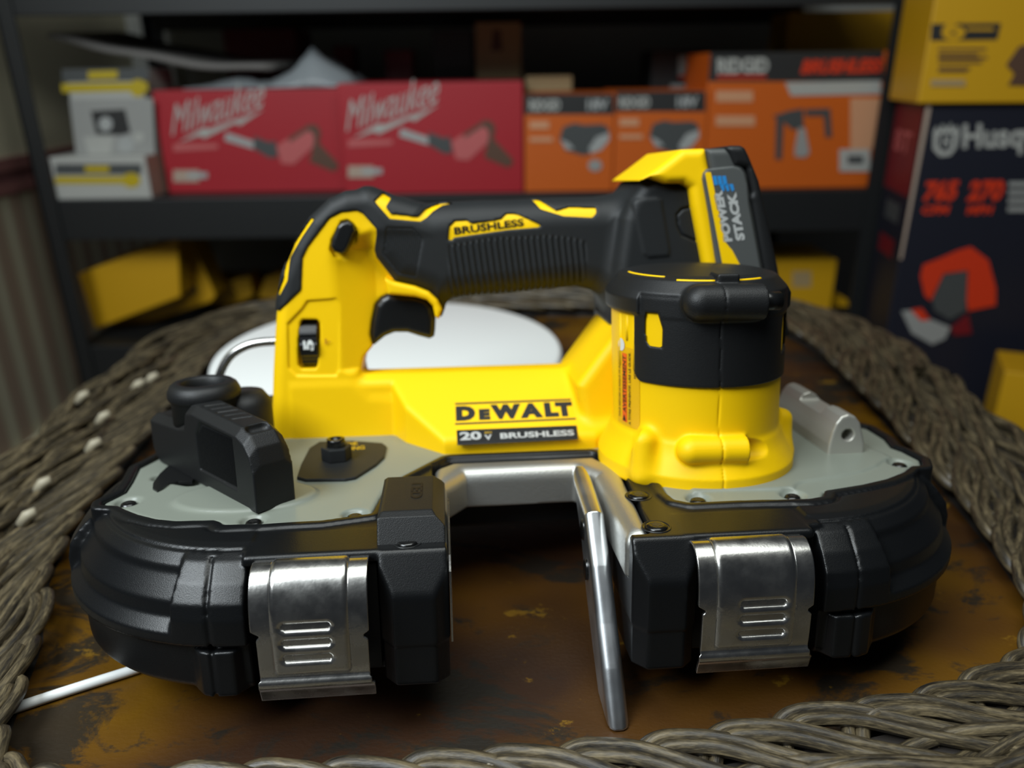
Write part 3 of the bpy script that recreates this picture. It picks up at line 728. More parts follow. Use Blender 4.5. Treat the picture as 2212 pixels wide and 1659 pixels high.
BTNP = xz([(737, 478), (752, 475), (764, 484), (772, 505), (768, 530), (757, 556), (745, 564), (722, 556), (712, 540), (716, 518)], YF)
OVER = xz([(602, 672), (651, 626), (654, 557), (666, 532), (712, 471), (737, 458), (770, 455), (783, 461), (813, 494), (813, 507), (807, 542), (811, 557), (851, 609), (897, 619), (927, 631), (945, 648), (955, 669), (948, 690),
           (985, 690), (1100, 650), (1240, 640), (1320, 690), (1370, 640), (1370, 390), (1000, 380), (700, 380), (560, 520), (560, 672)], YF)
ACC = {'B': [(811, 434), (828, 417), (845, 428), (835, 446), (846, 461), (904, 467), (920, 451), (952, 439), (990, 438.5), (955, 444), (935, 456), (922, 469), (909, 477), (844, 471)],
       'C': [(968, 518), (971, 489), (983, 477), (1008, 476), (1018, 483), (1082, 474), (1094, 462), (1118, 463), (1169, 487), (1163, 491), (1100, 496), (980, 513), (976.5, 519)],
       'D': [(1150, 430), (1162, 430), (1199, 455), (1224, 448), (1285, 448), (1284, 460), (1275, 469), (1214.5, 466), (1166, 451)],
       'E': [(603, 630), (618, 599), (622, 551), (648, 507), (675, 470), (682, 473), (656, 511), (631, 554), (627, 602), (608, 636)]}
ACCP = {k: xz(v, {'B': 139, 'C': YF-1, 'D': 138, 'E': 141}[k]) for k, v in ACC.items()}
RIB = xz([(968, 528), (1060, 512), (1188, 506), (1240, 512), (1268, 520), (1266, 612), (1180, 632), (1000, 648), (964, 640)], YF)
PADP = xz([(835, 489), (894, 491), (914.5, 517), (899, 600), (861, 593), (826, 550)], YF)
FOOT = xz([(1313, 735), (1313, 640), (1322, 560), (1335, 470), (1350, 430), (1377, 394), (1404, 384), (1437, 397), (1474, 397), (1489, 406), (1495, 446), (1516, 556), (1530, 640), (1530, 735)], 136)
FOOTP = xz([(1364, 440), (1372, 428), (1420, 424), (1432, 430), (1450, 540), (1448, 556), (1400, 560), (1388, 550)], 122)
NOTCH = xz([(1463, 465), (1474, 452), (1497, 446), (1512, 524), (1475, 508), (1466, 490)], 122)
def handle_sd(X, Y, Z): return handle_core(X, Y, Z)
def overmold_sd(X, Y, Z):
    c = handle_core(X, Y, Z)
    xzp = lambda P: poly_sd(X[:, :1, 0], Z[0, 0][None, :], P)[:, None]
    g = .95+0*X
    rb = np.clip(-xzp(RIB)/1.2, 0, 1); g = g+rb*(.6*np.cos(2*np.pi*(X+.12*Z)/3.05)-.05)
    pd = np.clip(-xzp(PADP)/.8, 0, 1); g = g-.75*pd
    d = c-g
    m_ = xzp(OVER)
    for P in ACCP.values(): m_ = np.maximum(m_, -(xzp(P)+0))
    m_ = np.where(Y > YM+4, xzp(OVER), m_)
    d = smax(d, m_, .5)
    f = slab(xzp(FOOT), Y, 122.5, 179.5, 6.)
    fp = np.clip(-xzp(FOOTP)/1.5, 0, 1); f = f-.8*fp
    nt_ = np.abs(xzp(NOTCH))-.45; f = np.maximum(f, -np.maximum(nt_, Y-123.6))
    return smin(d, f, 7.)
handle = carve('handle_shell', handle_sd, (-122, 96, 47), (74, 172, 182), .7, M['yellow'], saw)
grip = carve('rubber_grip', overmold_sd, (-116, 119, 84), (112, 182, 184), .65, M['grip'], saw)
for k, (dy, col) in {'E': (0, 'yellow')}.items(): pass
def pad_sd(X, Y, Z):
    p = poly_sd(X[:, :1, 0], Z[0, 0][None, :], PADP)[:, None]
    d = handle_core(X, Y, Z)-(.52+.2*np.cos(2*np.pi*(X+.06*Z)/.95))
    return np.maximum(np.maximum(d, p+.6), Y-(YF+6))
_pl = [min(q[0] for q in PADP), min(q[1] for q in PADP)]; _ph = [max(q[0] for q in PADP), max(q[1] for q in PADP)]
carve('grip_pad', pad_sd, (_pl[0], 128, _pl[1]), (_ph[0], 137, _ph[1]), .26, M['grip'], saw)
# trigger
TRG = xz([(806, 748), (800, 722), (803, 696), (811, 658), (823, 642), (838, 634), (897, 638), (922, 646), (936, 662), (941, 690), (940, 715), (938, 728), (928, 733), (905, 727), (880, 719), (852, 719), (832, 727), (818, 738)], 140)
def trig_sd(X, Y, Z):
    p = poly_sd(X[:, :1, 0], Z[0, 0][None, :], TRG)[:, None]; return slab(p, Y, 138.5, 163, 4.)
carve('trigger', trig_sd, (-66, 136, 95), (-20, 166, 126), .5, M['blackgloss'], saw)
LIPP = xz([(838, 636), (897, 641), (922, 648), (935, 661), (940, 684), (948, 690), (955, 669), (945, 648), (927, 631), (897, 619), (851, 609), (830, 600)], YF)
def lip_sd(X, Y, Z):
    p = poly_sd(X[:, :1, 0], Z[0, 0][None, :], LIPP)[:, None]; return slab(p, Y, 131.6, 167, 2.)
carve('trigger_guard', lip_sd, (-60, 130, 105), (-18, 169, 136), .5, M['yellow'], saw)
# lock off button, speed dial
BT = xz([(738, 479), (752, 476), (763, 484), (768, 500), (757, 528), (748, 545), (738, 549), (722, 544), (714, 532), (718, 514), (728, 488)], YF-3)
def btn_sd(X, Y, Z):
    p = poly_sd(X[:, :1, 0], Z[0, 0][None, :], BT)[:, None]; return slab(p, Y, YF-4.5, YF+5, 2.2)
carve('lock_button', btn_sd, (-80, 127, 138), (-60, 139, 166), .4, M['blackgloss'], saw)
dz0, dz1 = L(668, 797, 1, YF)[2], L(668, 692, 1, YF)[2]; dx = L(667, 745, 1, YF)[0]
b = MB(); n = 64; rd = (dz1-dz0)/2*1.12; zc = (dz0+dz1)/2
prof = []
for k in range(n):
    a = 2*math.pi*k/n; rr = rd*(1 if (k % 8) < 5 else .955); prof.append((rr*math.cos(a), rr*math.sin(a)))
b.prism(prof, lambda a, c, d: (dx+d, YF+rd-1.6+a, zc+c), -4.3, 4.3)
dial = bev(b.build('speed_dial', M['blackgloss'], saw), .3, 2)
def dialp(x, z, o=.12): 
    s_ = (z-zc)/(rd+o); return np.array([x, YF+rd-1.6-(rd+o)*math.sqrt(1-s_*s_), z])
text('5', lambda u, v: dialp(dx-2.5+5.2*(1-v), zc-2.6+5.4*u), M['inkwhite'], dial, 'numeral', bold=.05)
# small embossed marks on the column
text('L', lambda u, v: quad_fn(L(702, 744, 1, YF-.05), L(715, 738, 1, YF-.05), L(702, 732, 1, YF-.05))(u, v), M['seam'], handle, 'embossed_mark', bold=0)
# printed names
wn, wp = (0, -.523, .853), (0, 99, 57.5+.18)
P_ = lambda x, y: LP(x, y, wp, wn)
f_ = quad_fn(P_(985, 909.5), P_(1240, 898.5), P_(984, 877.5))
nm = MB()
def logo(u0, u1, s, h=1., y0=0.):
    v, f = text_shapes(s, .085); return [(u0+(u1-u0)*a, y0+h*c) for a, c in v], f
wd_ = {'D': (0, .165, 1, 0), 'E': (.195, .29, .74, 0), 'W': (.295, .555, 1, 0), 'A': (.545, .74, 1, 0), 'L': (.755, .875, 1, 0), 'T': (.85, 1, 1, 0)}
for ch, (u0, u1, h_, y0) in wd_.items():
    v, f = logo(u0, u1, ch, h_, y0); nm.add([f_(a, c) for a, c in v], f)
for (ya, yb, xa, xb, w_) in ((870.5, 861, 983, 1237, 3.6), (914, 902.5, 983, 1244, 3.6)):
    nm.add([P_(xa, ya), P_(xb, yb), P_(xb, yb+w_), P_(xa, ya+w_)], [(3, 2, 1, 0)])
nm.build('brand_lettering', M['inkblack'], handle)
c4 = [P_(988, 962), P_(1249, 949.5), P_(1245.5, 919.5), P_(986, 930)]
off = np.array(wn)*.5
b = MB().add([p for p in c4]+[p+off for p in c4], [(4, 5, 6, 7), (0, 1, 5, 4), (1, 2, 6, 5), (2, 3, 7, 6), (3, 0, 4, 7)])
spec = bev(b.build('specification_plate', M['blackgloss'], saw), .3, 2)
up_ = np.array(wn)*.56
text('20', quad_fn(P_(994, 953)+up_, P_(1041, 951)+up_, P_(992, 935)+up_), M['inkgrey'], spec, bold=.04)
text('V', quad_fn(P_(1047, 952)+up_, P_(1063, 951)+up_, P_(1046, 941)+up_), M['inkgrey'], spec, bold=.04)
text('MAX', quad_fn(P_(1047, 938)+up_, P_(1063, 937.3)+up_, P_(1047, 934)+up_), M['inkyellow'], spec)
text('BRUSHLESS', quad_fn(P_(1081, 949.5)+up_, P_(1241, 942)+up_, P_(1080, 937)+up_), M['inkgrey'], spec, bold=.035)
gp = lambda x, y: L(x, y, 1, YF-1.25)
text('BRUSHLESS', quad_fn(gp(982, 507), gp(1132, 487.5), gp(980, 491)), M['inkblack'], grip, bold=.03)
# black foot between lever and handle
def heel_sd(X, Y, Z): return boxsd(X, Y, Z, (-126, 140, 46), (-103, 166, 66), 3.)
carve('heel', heel_sd, (-128, 138, 48), (-100, 168, 68), .8, M['grip'], saw)
# hanging hook
hk = [L(640, 736, 1, 160), L(598, 737, 1, 160), L(560, 740, 1, 160), L(530, 748, 1, 160), L(503, 764, 1, 160), L(486, 785, 1, 160), L(473, 815, 1, 160), L(464, 850, 1, 159), L(462, 880, 1, 158)]
MB().tube(smooth_path(hk, 8), 2.35, 16).build('hanging_hook', M['zinc'], saw, True)

# --- battery pack
bp_ = lambda pts, y=118: xz(pts, y)
bat = thing('battery_pack', '', ''); del bat['label']; del bat['category']; bat.parent = saw
bat.matrix_parent_inverse = Matrix.Identity(4)
BY = [(1377, 393), (1420, 362), (1471, 323), (1522, 321), (1529, 357), (1546, 430), (1572, 570), (1600, 720), (1545, 720), (1516, 556), (1495, 446), (1489, 406), (1474, 396), (1437, 397), (1404, 384)]
BG = [(1521, 322), (1561, 321), (1590, 325), (1612, 380), (1622, 440), (1640, 540), (1660, 650), (1680, 740), (1595, 740), (1572, 570), (1546, 430), (1528, 357)]
BE = [(1561, 319), (1573, 315), (1594, 315), (1603, 320), (1611, 336), (1633, 390), (1651.5, 469), (1673, 571), (1700, 720), (1668, 740), (1640, 570), (1616, 440), (1612, 428), (1616, 415), (1606, 363), (1578, 358)]
for nm_, P, y0, y1, r, mm in (('release_housing', BY, 116, 186, 4., 'yellow'), ('cell_case', BG, 115.3, 186.7, 3., 'batgrey'), ('end_cap', BE, 113.5, 188.5, 3., 'cap')):
    pp = bp_(P, 119)
    def bsd(X, Y, Z): return slab(poly_sd(X[:, :1, 0], Z[0, 0][None, :], pp)[:, None], Y, y0, y1, r)
    carve(nm_, bsd, (min(p[0] for p in pp)-1, y0-1, min(p[1] for p in pp)-1), (max(p[0] for p in pp)+1, y1+1, max(p[1] for p in pp)+1), .7, M[mm], bat)
LABP = bp_([(1517, 386), (1519, 374), (1527, 365), (1560, 361), (1582, 359), (1597, 363), (1606, 374), (1613, 400), (1616, 440), (1640, 570), (1664, 700), (1573, 700), (1545, 559), (1530, 460)], 115)
def lab_sd(X, Y, Z): return slab(poly_sd(X[:, :1, 0], Z[0, 0][None, :], LABP)[:, None], Y, 113.6, 117, .7)
lab_o = carve('battery_label', lab_sd, (98, 112.8, 105), (146, 118, 184), .5, mat('grey_label', (.075, .08, .078), .45), bat)
q_ = lambda x, y: L(x, y, 1, 113.45)
b = MB(); b.add([q_(*p) for p in ((1523, 374), (1527, 371.5), (1535.5, 372), (1566, 522), (1582, 541), (1600, 575), (1606, 610), (1568, 610), (1558, 558))], [tuple(range(9))[::-1]])
b.build('yellow_stripe', M['yellow'], bat)
b = MB()
for k in range(3):
    x0 = 1539+10.2*k; b.add([q_(*p) for p in ((x0, 380), (x0+8.4, 379.5), (x0+8.4+3.8, 399.5), (x0+3.8, 400))], [(0, 1, 2, 3)])
for k in range(3):
    x0 = 1554+10.3*k; b.add([q_(*p) for p in ((x0, 398), (x0+8.6, 397), (x0+8.6+3, 411-(0 if k < 2 else 1)), (x0+3+4, 414))], [(0, 1, 2, 3)])
b.build('blue_bars', M['blue'], bat)
text('POWER', quad_fn(q_(1583, 521), q_(1560, 410), q_(1563, 523)), M['inkgrey'], bat, bold=.06)
text('STACK', quad_fn(q_(1610, 518), q_(1590, 414), q_(1590, 521)), M['inkgrey'], bat, bold=.06)
# --- silver mounting lug
def lug_sd(X, Y, Z):
    p = poly_sd(X[:, :1, 0], Z[0, 0][None, :], [(155.2, 47), (155.4, 56), (156.6, 62), (158, 66.3), (160.5, 69.6), (163.8, 70.6), (167.2, 69.4), (170, 66), (171.6, 61), (173, 56), (173.4, 47)])[:, None]
    d = slab(p, Y, 75.5, 137, 1.2)
    d = np.maximum(d, -boxsd(X, Y, Z, (150, 92, 66.5), (180, 116, 80), 1.5))
    d = np.maximum(d, -np.maximum(np.sqrt((X-164.2)**2+(Z-60.5)**2)-2.9, Y-84))
    return np.maximum(d, -np.maximum(np.sqrt((X-164.2)**2+(Z-60.5)**2)+(Y-75)*1.-4.2, 0*Z-1)) if False else d
carve('mounting_lug', lug_sd, (152, 73, 48), (176, 139, 73), .5, M['alum'], saw)

# --- tension lever
LA = np.array([-100., 36.5]); LU = np.array([-.662, .749]); LW = np.array([.749, .662])
LPR = [(-.6, 20), (-.9, 70), (1.2, 77), (5, 81.5), (11, 83.8), (50, 85.4), (55.5, 84.5), (59, 76.5), (66, 75), (94, 73.5), (95.5, 71.5), (95.2, 57), (93, 53), (89, 50.8), (89, 20)]
def lever_sd(X, Y, Z):
    u = (X-LA[0])*LU[0]+(Y-LA[1])*LU[1]; w_ = (X-LA[0])*LW[0]+(Y-LA[1])*LW[1]
    rr = np.arange(-30, 110, .4, dtype=np.float32); prof = poly_sd(rr[:, None], Z[0, 0][None, :], LPR)
    ui = np.clip((u-rr[0])/.4, 0, len(rr)-2); i0 = ui.astype(int); fr = ui-i0; zi = np.arange(len(Z[0, 0]))[None, None, :]
    p = prof[i0, zi]*(1-fr)+prof[i0+1, zi]*fr
    side = np.maximum(-w_, w_-17.6); zt_ = np.interp(u, [-1, 1.2, 5, 11, 50, 55.5, 59, 66, 94], [70, 77, 81.5, 83.8, 85.4, 84.5, 76.5, 75, 73.5]).astype(np.float32)
    d = np.maximum(np.maximum(p, side), (side+(Z-zt_)+3.4)*.70711)
    d = np.maximum(d, 50.7-Z)
    rb = np.maximum(np.maximum(14-u, u-47), np.maximum(57.+.02*(u-13)-Z, Z-(79.2+.03*(u-13))))
    rb = np.maximum(rb, (u-Z*.0-47+np.maximum(Z-74, 0)*.8))
    d = smax(d, -np.maximum(rb, w_-1.1), .5)
    for uu in (23, 29, 35, 41, 47):
        a = np.array([LA[0]+LU[0]*uu+LW[0]*5.5, LA[1]+LU[1]*uu+LW[1]*5.5, 84.2+.04*(uu-12)]); e = a+np.array([LW[0]*7.5-LU[0]*2, LW[1]*7.5-LU[1]*2, 0])
        d = np.maximum(d, -capsule(X, Y, Z, a, e, 1.1))
    a = np.array([LA[0]+LU[0]*8.5+LW[0]*6.5, LA[1]+LU[1]*8.5+LW[1]*6.5, 83.]); e = a+np.array([LW[0]*5, LW[1]*5, 0])
    d = smax(d, -capsule(X, Y, Z, a, e, 2.6), .6)
    return d
lever = carve('tension_lever', lever_sd, (-180, 28, 49), (-80, 126, 88), .55, M['cap'], saw)
b = MB()
for k in range(25):
    uu = 14.8+k*1.3; z0, z1 = 58., 78.4-max(0, uu-41)*.9
    c0 = LA+LU*uu+LW*.55; b.prism([(c0[0]-LU[0]*.42+LW[0]*.8, c0[1]-LU[1]*.42+LW[1]*.8), (c0[0]-LW[0]*.2, c0[1]-LW[1]*.2), (c0[0]+LU[0]*.42+LW[0]*.8, c0[1]+LU[1]*.42+LW[1]*.8)], lambda a, c, d: (a, c, d), z0, z1)
b.build('thumb_ribs', M['cap'], lever)
kc = (-133.5, 97.5, 0)
b = MB().lathe([(14.6, 70), (14.6, 83), (15.6, 83.6), (16, 84.6), (15.9, 87), (14.6, 89.6), (12.8, 90.9), (10.6, 91), (9.6, 90), (9.2, 87), (9, 84), (0, 83.6)], kc, 56)
b.build('pivot_knob', M['cap'], lever, True)
b = MB().lathe([(13, 50), (13, 78), (9.5, 83)], (-119, 107, 0), 32); b.build('pivot_stem', M['cap'], lever, True)
MB().prism(xy([(372, 1000), (345, 1025), (331, 1045), (330, 1056), (340, 1062), (352, 1056), (366, 1045), (385, 1041), (415, 1041), (430, 1020)], 50.8), lambda a, c, d: (a, c, d), 49.5, 51.2).build('lever_slot', M['blackgloss'], saw)

# --- blade tracking bolt on its octagonal pad
pad = xy([(641, 1031), (650, 1003), (668, 968), (690, 954), (760, 952), (826, 957), (835, 964), (830, 986), (812, 1003), (768, 1031), (745, 1035), (660, 1036)], 51.6)
b = MB().prism(pad, lambda a, c, d: (a, c, d), 49.8, 51.8); padO = bev(b.build('tracking_pad', M['grip'], saw), .5, 2)
pc = L(728, 990, 2, 52)
hx = [(pc[0]+7.2*math.cos(math.radians(60*k+12)), pc[1]+7.2*math.sin(math.radians(60*k+12))) for k in range(6)]
nut = bev(MB().prism(hx, lambda a, c, d: (a, c, d), 51.8, 58.2).build('tracking_nut', M['grip'], padO), .5, 2)
prof = [(4.3, 57)]
for k in range(4): prof += [(4.5, 57.6+k*.95), (4.0, 58.05+k*.95)]
prof += [(4.3, 61.6), (2.6, 61.9), (2.4, 60.2)]
MB().lathe(prof, (pc[0], pc[1], 0), 24).build('tracking_bolt', M['screw'], padO, True)
t0 = L(742, 972, 2, 51.95)
text('TRACKING', quad_fn(L(700, 979, 2, 51.95), L(788, 970, 2, 51.95), L(701, 971, 2, 51.95)), M['inkyellow'], padO)
text('BLADE', quad_fn(L(712, 967, 2, 51.95), L(772, 961, 2, 51.95), L(713, 960, 2, 51.95)), M['inkyellow'], padO)
# ================================================================== BACKGROUND: the storage rack
def flat(name, col, rough=.55): 
    if name not in M: M[name] = mat(name, col, rough)
    return M[name]
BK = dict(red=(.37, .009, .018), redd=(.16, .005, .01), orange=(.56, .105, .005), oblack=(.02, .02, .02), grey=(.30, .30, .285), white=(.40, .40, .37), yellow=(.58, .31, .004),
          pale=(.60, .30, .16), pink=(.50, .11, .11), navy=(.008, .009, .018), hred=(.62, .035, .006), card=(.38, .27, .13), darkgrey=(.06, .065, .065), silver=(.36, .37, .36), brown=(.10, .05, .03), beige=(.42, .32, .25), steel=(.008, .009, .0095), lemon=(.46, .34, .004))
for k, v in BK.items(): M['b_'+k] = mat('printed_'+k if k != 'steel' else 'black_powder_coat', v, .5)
YS = 1125.                                    # front of the shelves
rack = thing('storage_rack', 'black steel storage rack behind the round table', 'shelf', (0, YS, FLOOR))
def rl(x, y, z): return (x, y-YS, z-FLOOR)
SZ = 66.; TZ = W(1000, 22, 1, YS)[2]; LZ_ = W(200, 712, 1, 1190)[2]-6
px0 = W(84, 425, 1, YS)[0]; px1 = W(120, 425, 1, YS)[0]; px2 = W(1874, 395, 1, YS)[0]; px3 = W(1922, 395, 1, YS)[0]
for xa, xb, sg in ((px0, px1, 1), (px2, px3, -1)):
    for y0, yb in ((YS-2, 1), (YS+470, -1)):
        b = MB(); b.box(rl(xa, y0, FLOOR), rl(xb, y0+3, 700))
        ex = xa if sg == 1 else xb-3
        b.box(rl(ex, y0 if yb == 1 else y0-34, FLOOR), rl(ex+3, y0+36 if yb == 1 else y0+2, 700)); b.build('post', M['b_steel'], rack)
for z, h in ((TZ+62, 62), (SZ, 58), (LZ_, 58)):
    b = MB(); b.box(rl(px0+3, YS+4, z-14), rl(px3-3, YS+468, z-.5)); b.build('shelf_board', M['b_steel'], rack)
    for yy in (YS+1.2, YS+464):
        bev(MB().box(rl(px0+4, yy, z-h), rl(px3-4, yy+6, z)).build('beam', M['b_steel'], rack), 1.5)
class Carton:
    def __init__(s, name, label, cat, c, Y, depth, mm, z0=None, group=None, bevel=1.2, body='carton_body', rot=0.):
        xa, ya, xb, yb = c
        A = W(xa, (ya+yb)/2, 1, Y); B = W(xb, (ya+yb)/2, 1, Y); s.Y = Y
        zt = (W(xa, ya, 1, Y)[2]+W(xb, ya, 1, Y)[2])/2; zb = W((xa+xb)/2, yb, 1, Y)[2] if z0 is None else z0
        s.o = np.array([A[0], Y, zb]); s.w = B[0]-A[0]; s.h = zt-zb; s.d = depth
        s.t = thing(name, label, cat, tuple(s.o), group, rot); s.rot = rot
        s.b = bev(MB().box((0, 0, 0), (s.w, depth, s.h)).build(body, mm, s.t), bevel)
        s.n = 0
    def p(s, px, py, off=.35): 
        # the point of the (turned) front face seen at this spot
        n = np.array([-math.sin(s.rot)*-1, -math.cos(s.rot), 0.]); n = np.array([math.sin(s.rot), -math.cos(s.rot), 0.])
        d = _ray(px, py); P = CAM+d*(((s.o-CAM) @ n)/(d @ n)); q = P-s.o
        return np.array([q[0]*math.cos(s.rot)+q[1]*math.sin(s.rot), -off, q[2]])
    def poly(s, pts, mm, name='printed_panel', off=None, parent=None):
        s.n += 1; off = .3+.12*s.n if off is None else off
        v = [s.p(a, b_, off) for a, b_ in pts]
        v = [(min(max(q[0], 0.), s.w), q[1], min(max(q[2], 0.), s.h)) for q in v]
        a = sum(v[i][0]*v[(i+1) % len(v)][2]-v[(i+1) % len(v)][0]*v[i][2] for i in range(len(v)))
        return raw(name, v, [tuple(range(len(v))) if a > 0 else tuple(range(len(v)))[::-1]], mm, parent or s.b)
    def rect(s, a, b_, c, d, mm, name='printed_panel', **k): return s.poly([(a, b_), (c, b_), (c, d), (a, d)], mm, name, **k)
    def text(s, st, bl, br, tl, mm, **k):
        s.n += 1; off = .3+.12*s.n
        return text(st, quad_fn(s.p(*bl, off), s.p(*br, off), s.p(*tl, off)), mm, s.b, **k)
    def ell(s, cx, cy, rx, ry, mm, name='printed_disc'): return s.poly([(cx+rx*math.cos(k*math.pi/10), cy+ry*math.sin(k*math.pi/10)) for k in range(20)], mm, name)
B_ = lambda k: M['b_'+k]
# two red reciprocating saw boxes
for dx, dy, Y, c, lab in ((0, 0, 1142, (737, 178, 1130, 403), 'bright red saw box in the middle of the shelf, right of the other red box'),
                          (-377, 9, 1178, (345, 193, 752, 406), 'darker red saw box with crumpled bag and papers on its top')):
    C_ = Carton('tool_box_carton', lab, 'box', c, Y, 200, B_('red'), SZ, 'red saw boxes on the middle shelf')
    T = lambda pts: [(a+dx, b_+dy) for a, b_ in pts]
    C_.text('Milwaukee', (748+dx, 285+dy), (946+dx, 222+dy), (750+dx, 218+dy), B_('white'), bold=.0, shear=.2)
    C_.poly(T([(762, 299), (818, 266), (828, 270), (896, 245), (890, 250), (948, 226), (896, 262), (885, 257), (818, 290), (808, 284)]), B_('white'), 'lightning_mark')
    C_.poly(T([(752, 302), (848, 302), (848, 312), (752, 318)]), B_('pink'))
    C_.poly(T([(866, 277), (940, 301), (942, 318), (862, 294)]), B_('silver'), 'pictured_blade')
    C_.poly(T([(925, 285), (960, 298), (972, 294), (978, 330), (960, 332), (925, 312)]), B_('darkgrey'), 'pictured_nose')
    C_.poly(T([(975, 306), (1010, 283), (1048, 261), (1064, 268), (1068, 284), (1056, 306), (1012, 346), (985, 344)]), B_('pink'), 'pictured_saw_body')
    C_.poly(T([(1000, 290), (1046, 259), (1062, 262), (1070, 276), (1066, 300), (1104, 340), (1110, 350), (1098, 362), (1046, 340), (1054, 306), (1056, 284), (1044, 272), (1004, 298)]), B_('brown'), 'pictured_grip')
    C_.rect(752+dx, 358+dy, 808+dx, 384+dy, B_('beige')); C_.rect(782+dx, 363+dy, 826+dx, 376+dy, B_('silver'))
# two battery boxes
for dx, dy, c, lab in ((0, 0, (1133, 203, 1326, 403), 'small orange battery box with black header beside the bright red box'),
                       (194, -6, (1328, 197, 1524, 400), 'small orange battery box between its twin and the large orange drill box')):
    C_ = Carton('battery_carton', lab, 'box', c, 1142, 150, B_('orange'), SZ, 'orange battery boxes on the middle shelf')
    C_.rect(c[0], c[1], c[2], c[1]+44, B_('oblack'), 'black_header')
    C_.text('RIDGID', (1143+dx, 240+dy), (1210+dx, 239+dy), (1143+dx, 215+dy), B_('white'), bold=.04)
    C_.text('18V', (1268+dx, 239+dy), (1314+dx, 238+dy), (1268+dx, 214+dy), B_('silver'), bold=.04)
    C_.poly([(a+dx, b_+dy) for a, b_ in ((1208, 300), (1216, 274), (1240, 266), (1262, 270), (1300, 268), (1314, 275), (1317, 300), (1300, 322), (1262, 336), (1222, 325))], B_('darkgrey'), 'pictured_battery')
    C_.poly([(a+dx, b_+dy) for a, b_ in ((1272, 320), (1288, 296), (1315, 286), (1316, 302), (1298, 324), (1276, 332))], B_('silver'), 'pictured_battery_face')
    C_.poly([(a+dx, b_+dy) for a, b_ in ((1210, 300), (1230, 310), (1240, 322), (1222, 322))], B_('silver'), 'pictured_battery_foot')
    C_.rect(1144+dx, 262+dy, 1186+dx, 278+dy, B_('pale')); C_.rect(1144+dx, 296+dy, 1194+dx, 306+dy, B_('pale')); C_.ell(1285+dx, 357+dy, 15, 13, B_('grey'))
# large drill box
C_ = Carton('drill_carton', 'large orange drill box with black header at the right end of the shelf', 'box', (1524, 112, 1908, 398), 1146, 150, B_('orange'), SZ)
C_.rect(1524, 108, 1908, 176, B_('oblack'), 'black_header')
C_.text('RIDGID', (1549, 160), (1660, 158), (1549, 126), B_('white'), bold=.05); C_.rect(1549, 163, 1655, 169, B_('hred'))
C_.text('BRUSHLESS', (1728, 160), (1904, 157), (1732, 129), B_('hred'), bold=.05, shear=.2)
C_.poly([(1696, 178), (1902, 174), (1902, 203), (1708, 207)], B_('white')); C_.rect(1546, 196, 1626, 220, B_('pale')); C_.rect(1546, 250, 1630, 272, B_('pale')); C_.rect(1836, 212, 1902, 322, B_('pale'))
C_.poly([(1668, 250), (1690, 244), (1700, 240), (1734, 234), (1735, 276), (1712, 280), (1690, 262)], B_('darkgrey'), 'pictured_drill')
C_.poly([(1676, 256), (1692, 256), (1688, 344), (1674, 344)], B_('darkgrey'), 'pictured_handle')
C_.poly([(1724, 276), (1738, 276), (1748, 330), (1738, 340), (1716, 338), (1716, 320)], B_('grey'), 'pictured_handle')
C_.poly([(1738, 236), (1792, 234), (1796, 296), (1782, 296), (1778, 250), (1740, 250)], B_('darkgrey'), 'pictured_drill')
C_.rect(1812, 322, 1878, 370, B_('white'), 'white_label'); C_.rect(1830, 336, 1864, 354, B_('darkgrey'), 'barcode')
# black box standing behind the battery boxes
C_ = Carton('dark_carton', 'black box with white letters behind the battery boxes', 'box', (1408, 108, 1522, 200), 1330, 120, B_('oblack'), SZ)
C_.text('RI', (1466, 162), (1510, 161), (1466, 120), B_('white'), bold=.06); C_.rect(1466, 164, 1508, 170, B_('hred')); C_.rect(1448, 182, 1512, 198, B_('silver'))
# countertop appliance box at the left
C_ = Carton('appliance_carton', 'white coffee maker box with yellow stripes at the left end of the shelf', 'box', (114, 338, 320, 424), 1131, 150, B_('white'), SZ-.5)
zt = W(240, 147, 1, 1168)[2]-SZ
tall = bev(MB().box((C_.p(130, 300)[0]+6, 36, 0), (W(336, 300, 1, 1176)[0]-C_.o[0]-1, 146, zt)).build('tall_back', B_('white'), C_.t), 1.2)
side = MB().add([(C_.w+.3, 3, 3), (C_.w+.3, 147, 3), (C_.w+.3, 147, C_.h-2), (C_.w+.3, 3, C_.h-2)], [(0, 1, 2, 3)]).build('side_panel', B_('beige'), C_.b)
C_.rect(120, 354, 306, 377, B_('darkgrey')); C_.rect(184, 358, 236, 372, B_('lemon')); C_.rect(120, 381, 300, 397, B_('lemon'), 'yellow_stripe'); C_.ell(284, 389, 20, 16, B_('lemon'))
def tp(pts, mm, name='printed_panel', k=[0]):
    k[0] += 1; v = []
    for a, b_ in pts:
        q = W(a, b_, 1, 1167-.15*k[0]-.2)-C_.o; v.append((q[0], q[1], min(q[2], zt)))
    a = sum(v[i][0]*v[(i+1) % len(v)][2]-v[(i+1) % len(v)][0]*v[i][2] for i in range(len(v)))
    raw(name, v, [tuple(range(len(v))) if a > 0 else tuple(range(len(v)))[::-1]], mm, tall)
el = lambda cx, cy, rx, ry: [(cx+rx*math.cos(k*math.pi/10), cy+ry*math.sin(k*math.pi/10)) for k in range(20)]
tp([(131, 138), (318, 134), (322, 174), (134, 178)], B_('darkgrey')); tp([(190, 154), (254, 152), (254, 170), (190, 172)], B_('lemon'))
tp([(132, 181), (318, 177), (320, 196), (134, 200)], B_('lemon'), 'yellow_stripe'); tp(el(298, 190, 18, 19), B_('lemon'), 'yellow_disc')
tp([(150, 215), (330, 212), (335, 335), (165, 338)], B_('grey')); tp([(196, 240), (270, 236), (282, 286), (262, 292), (208, 290)], B_('oblack'), 'pictured_machine')
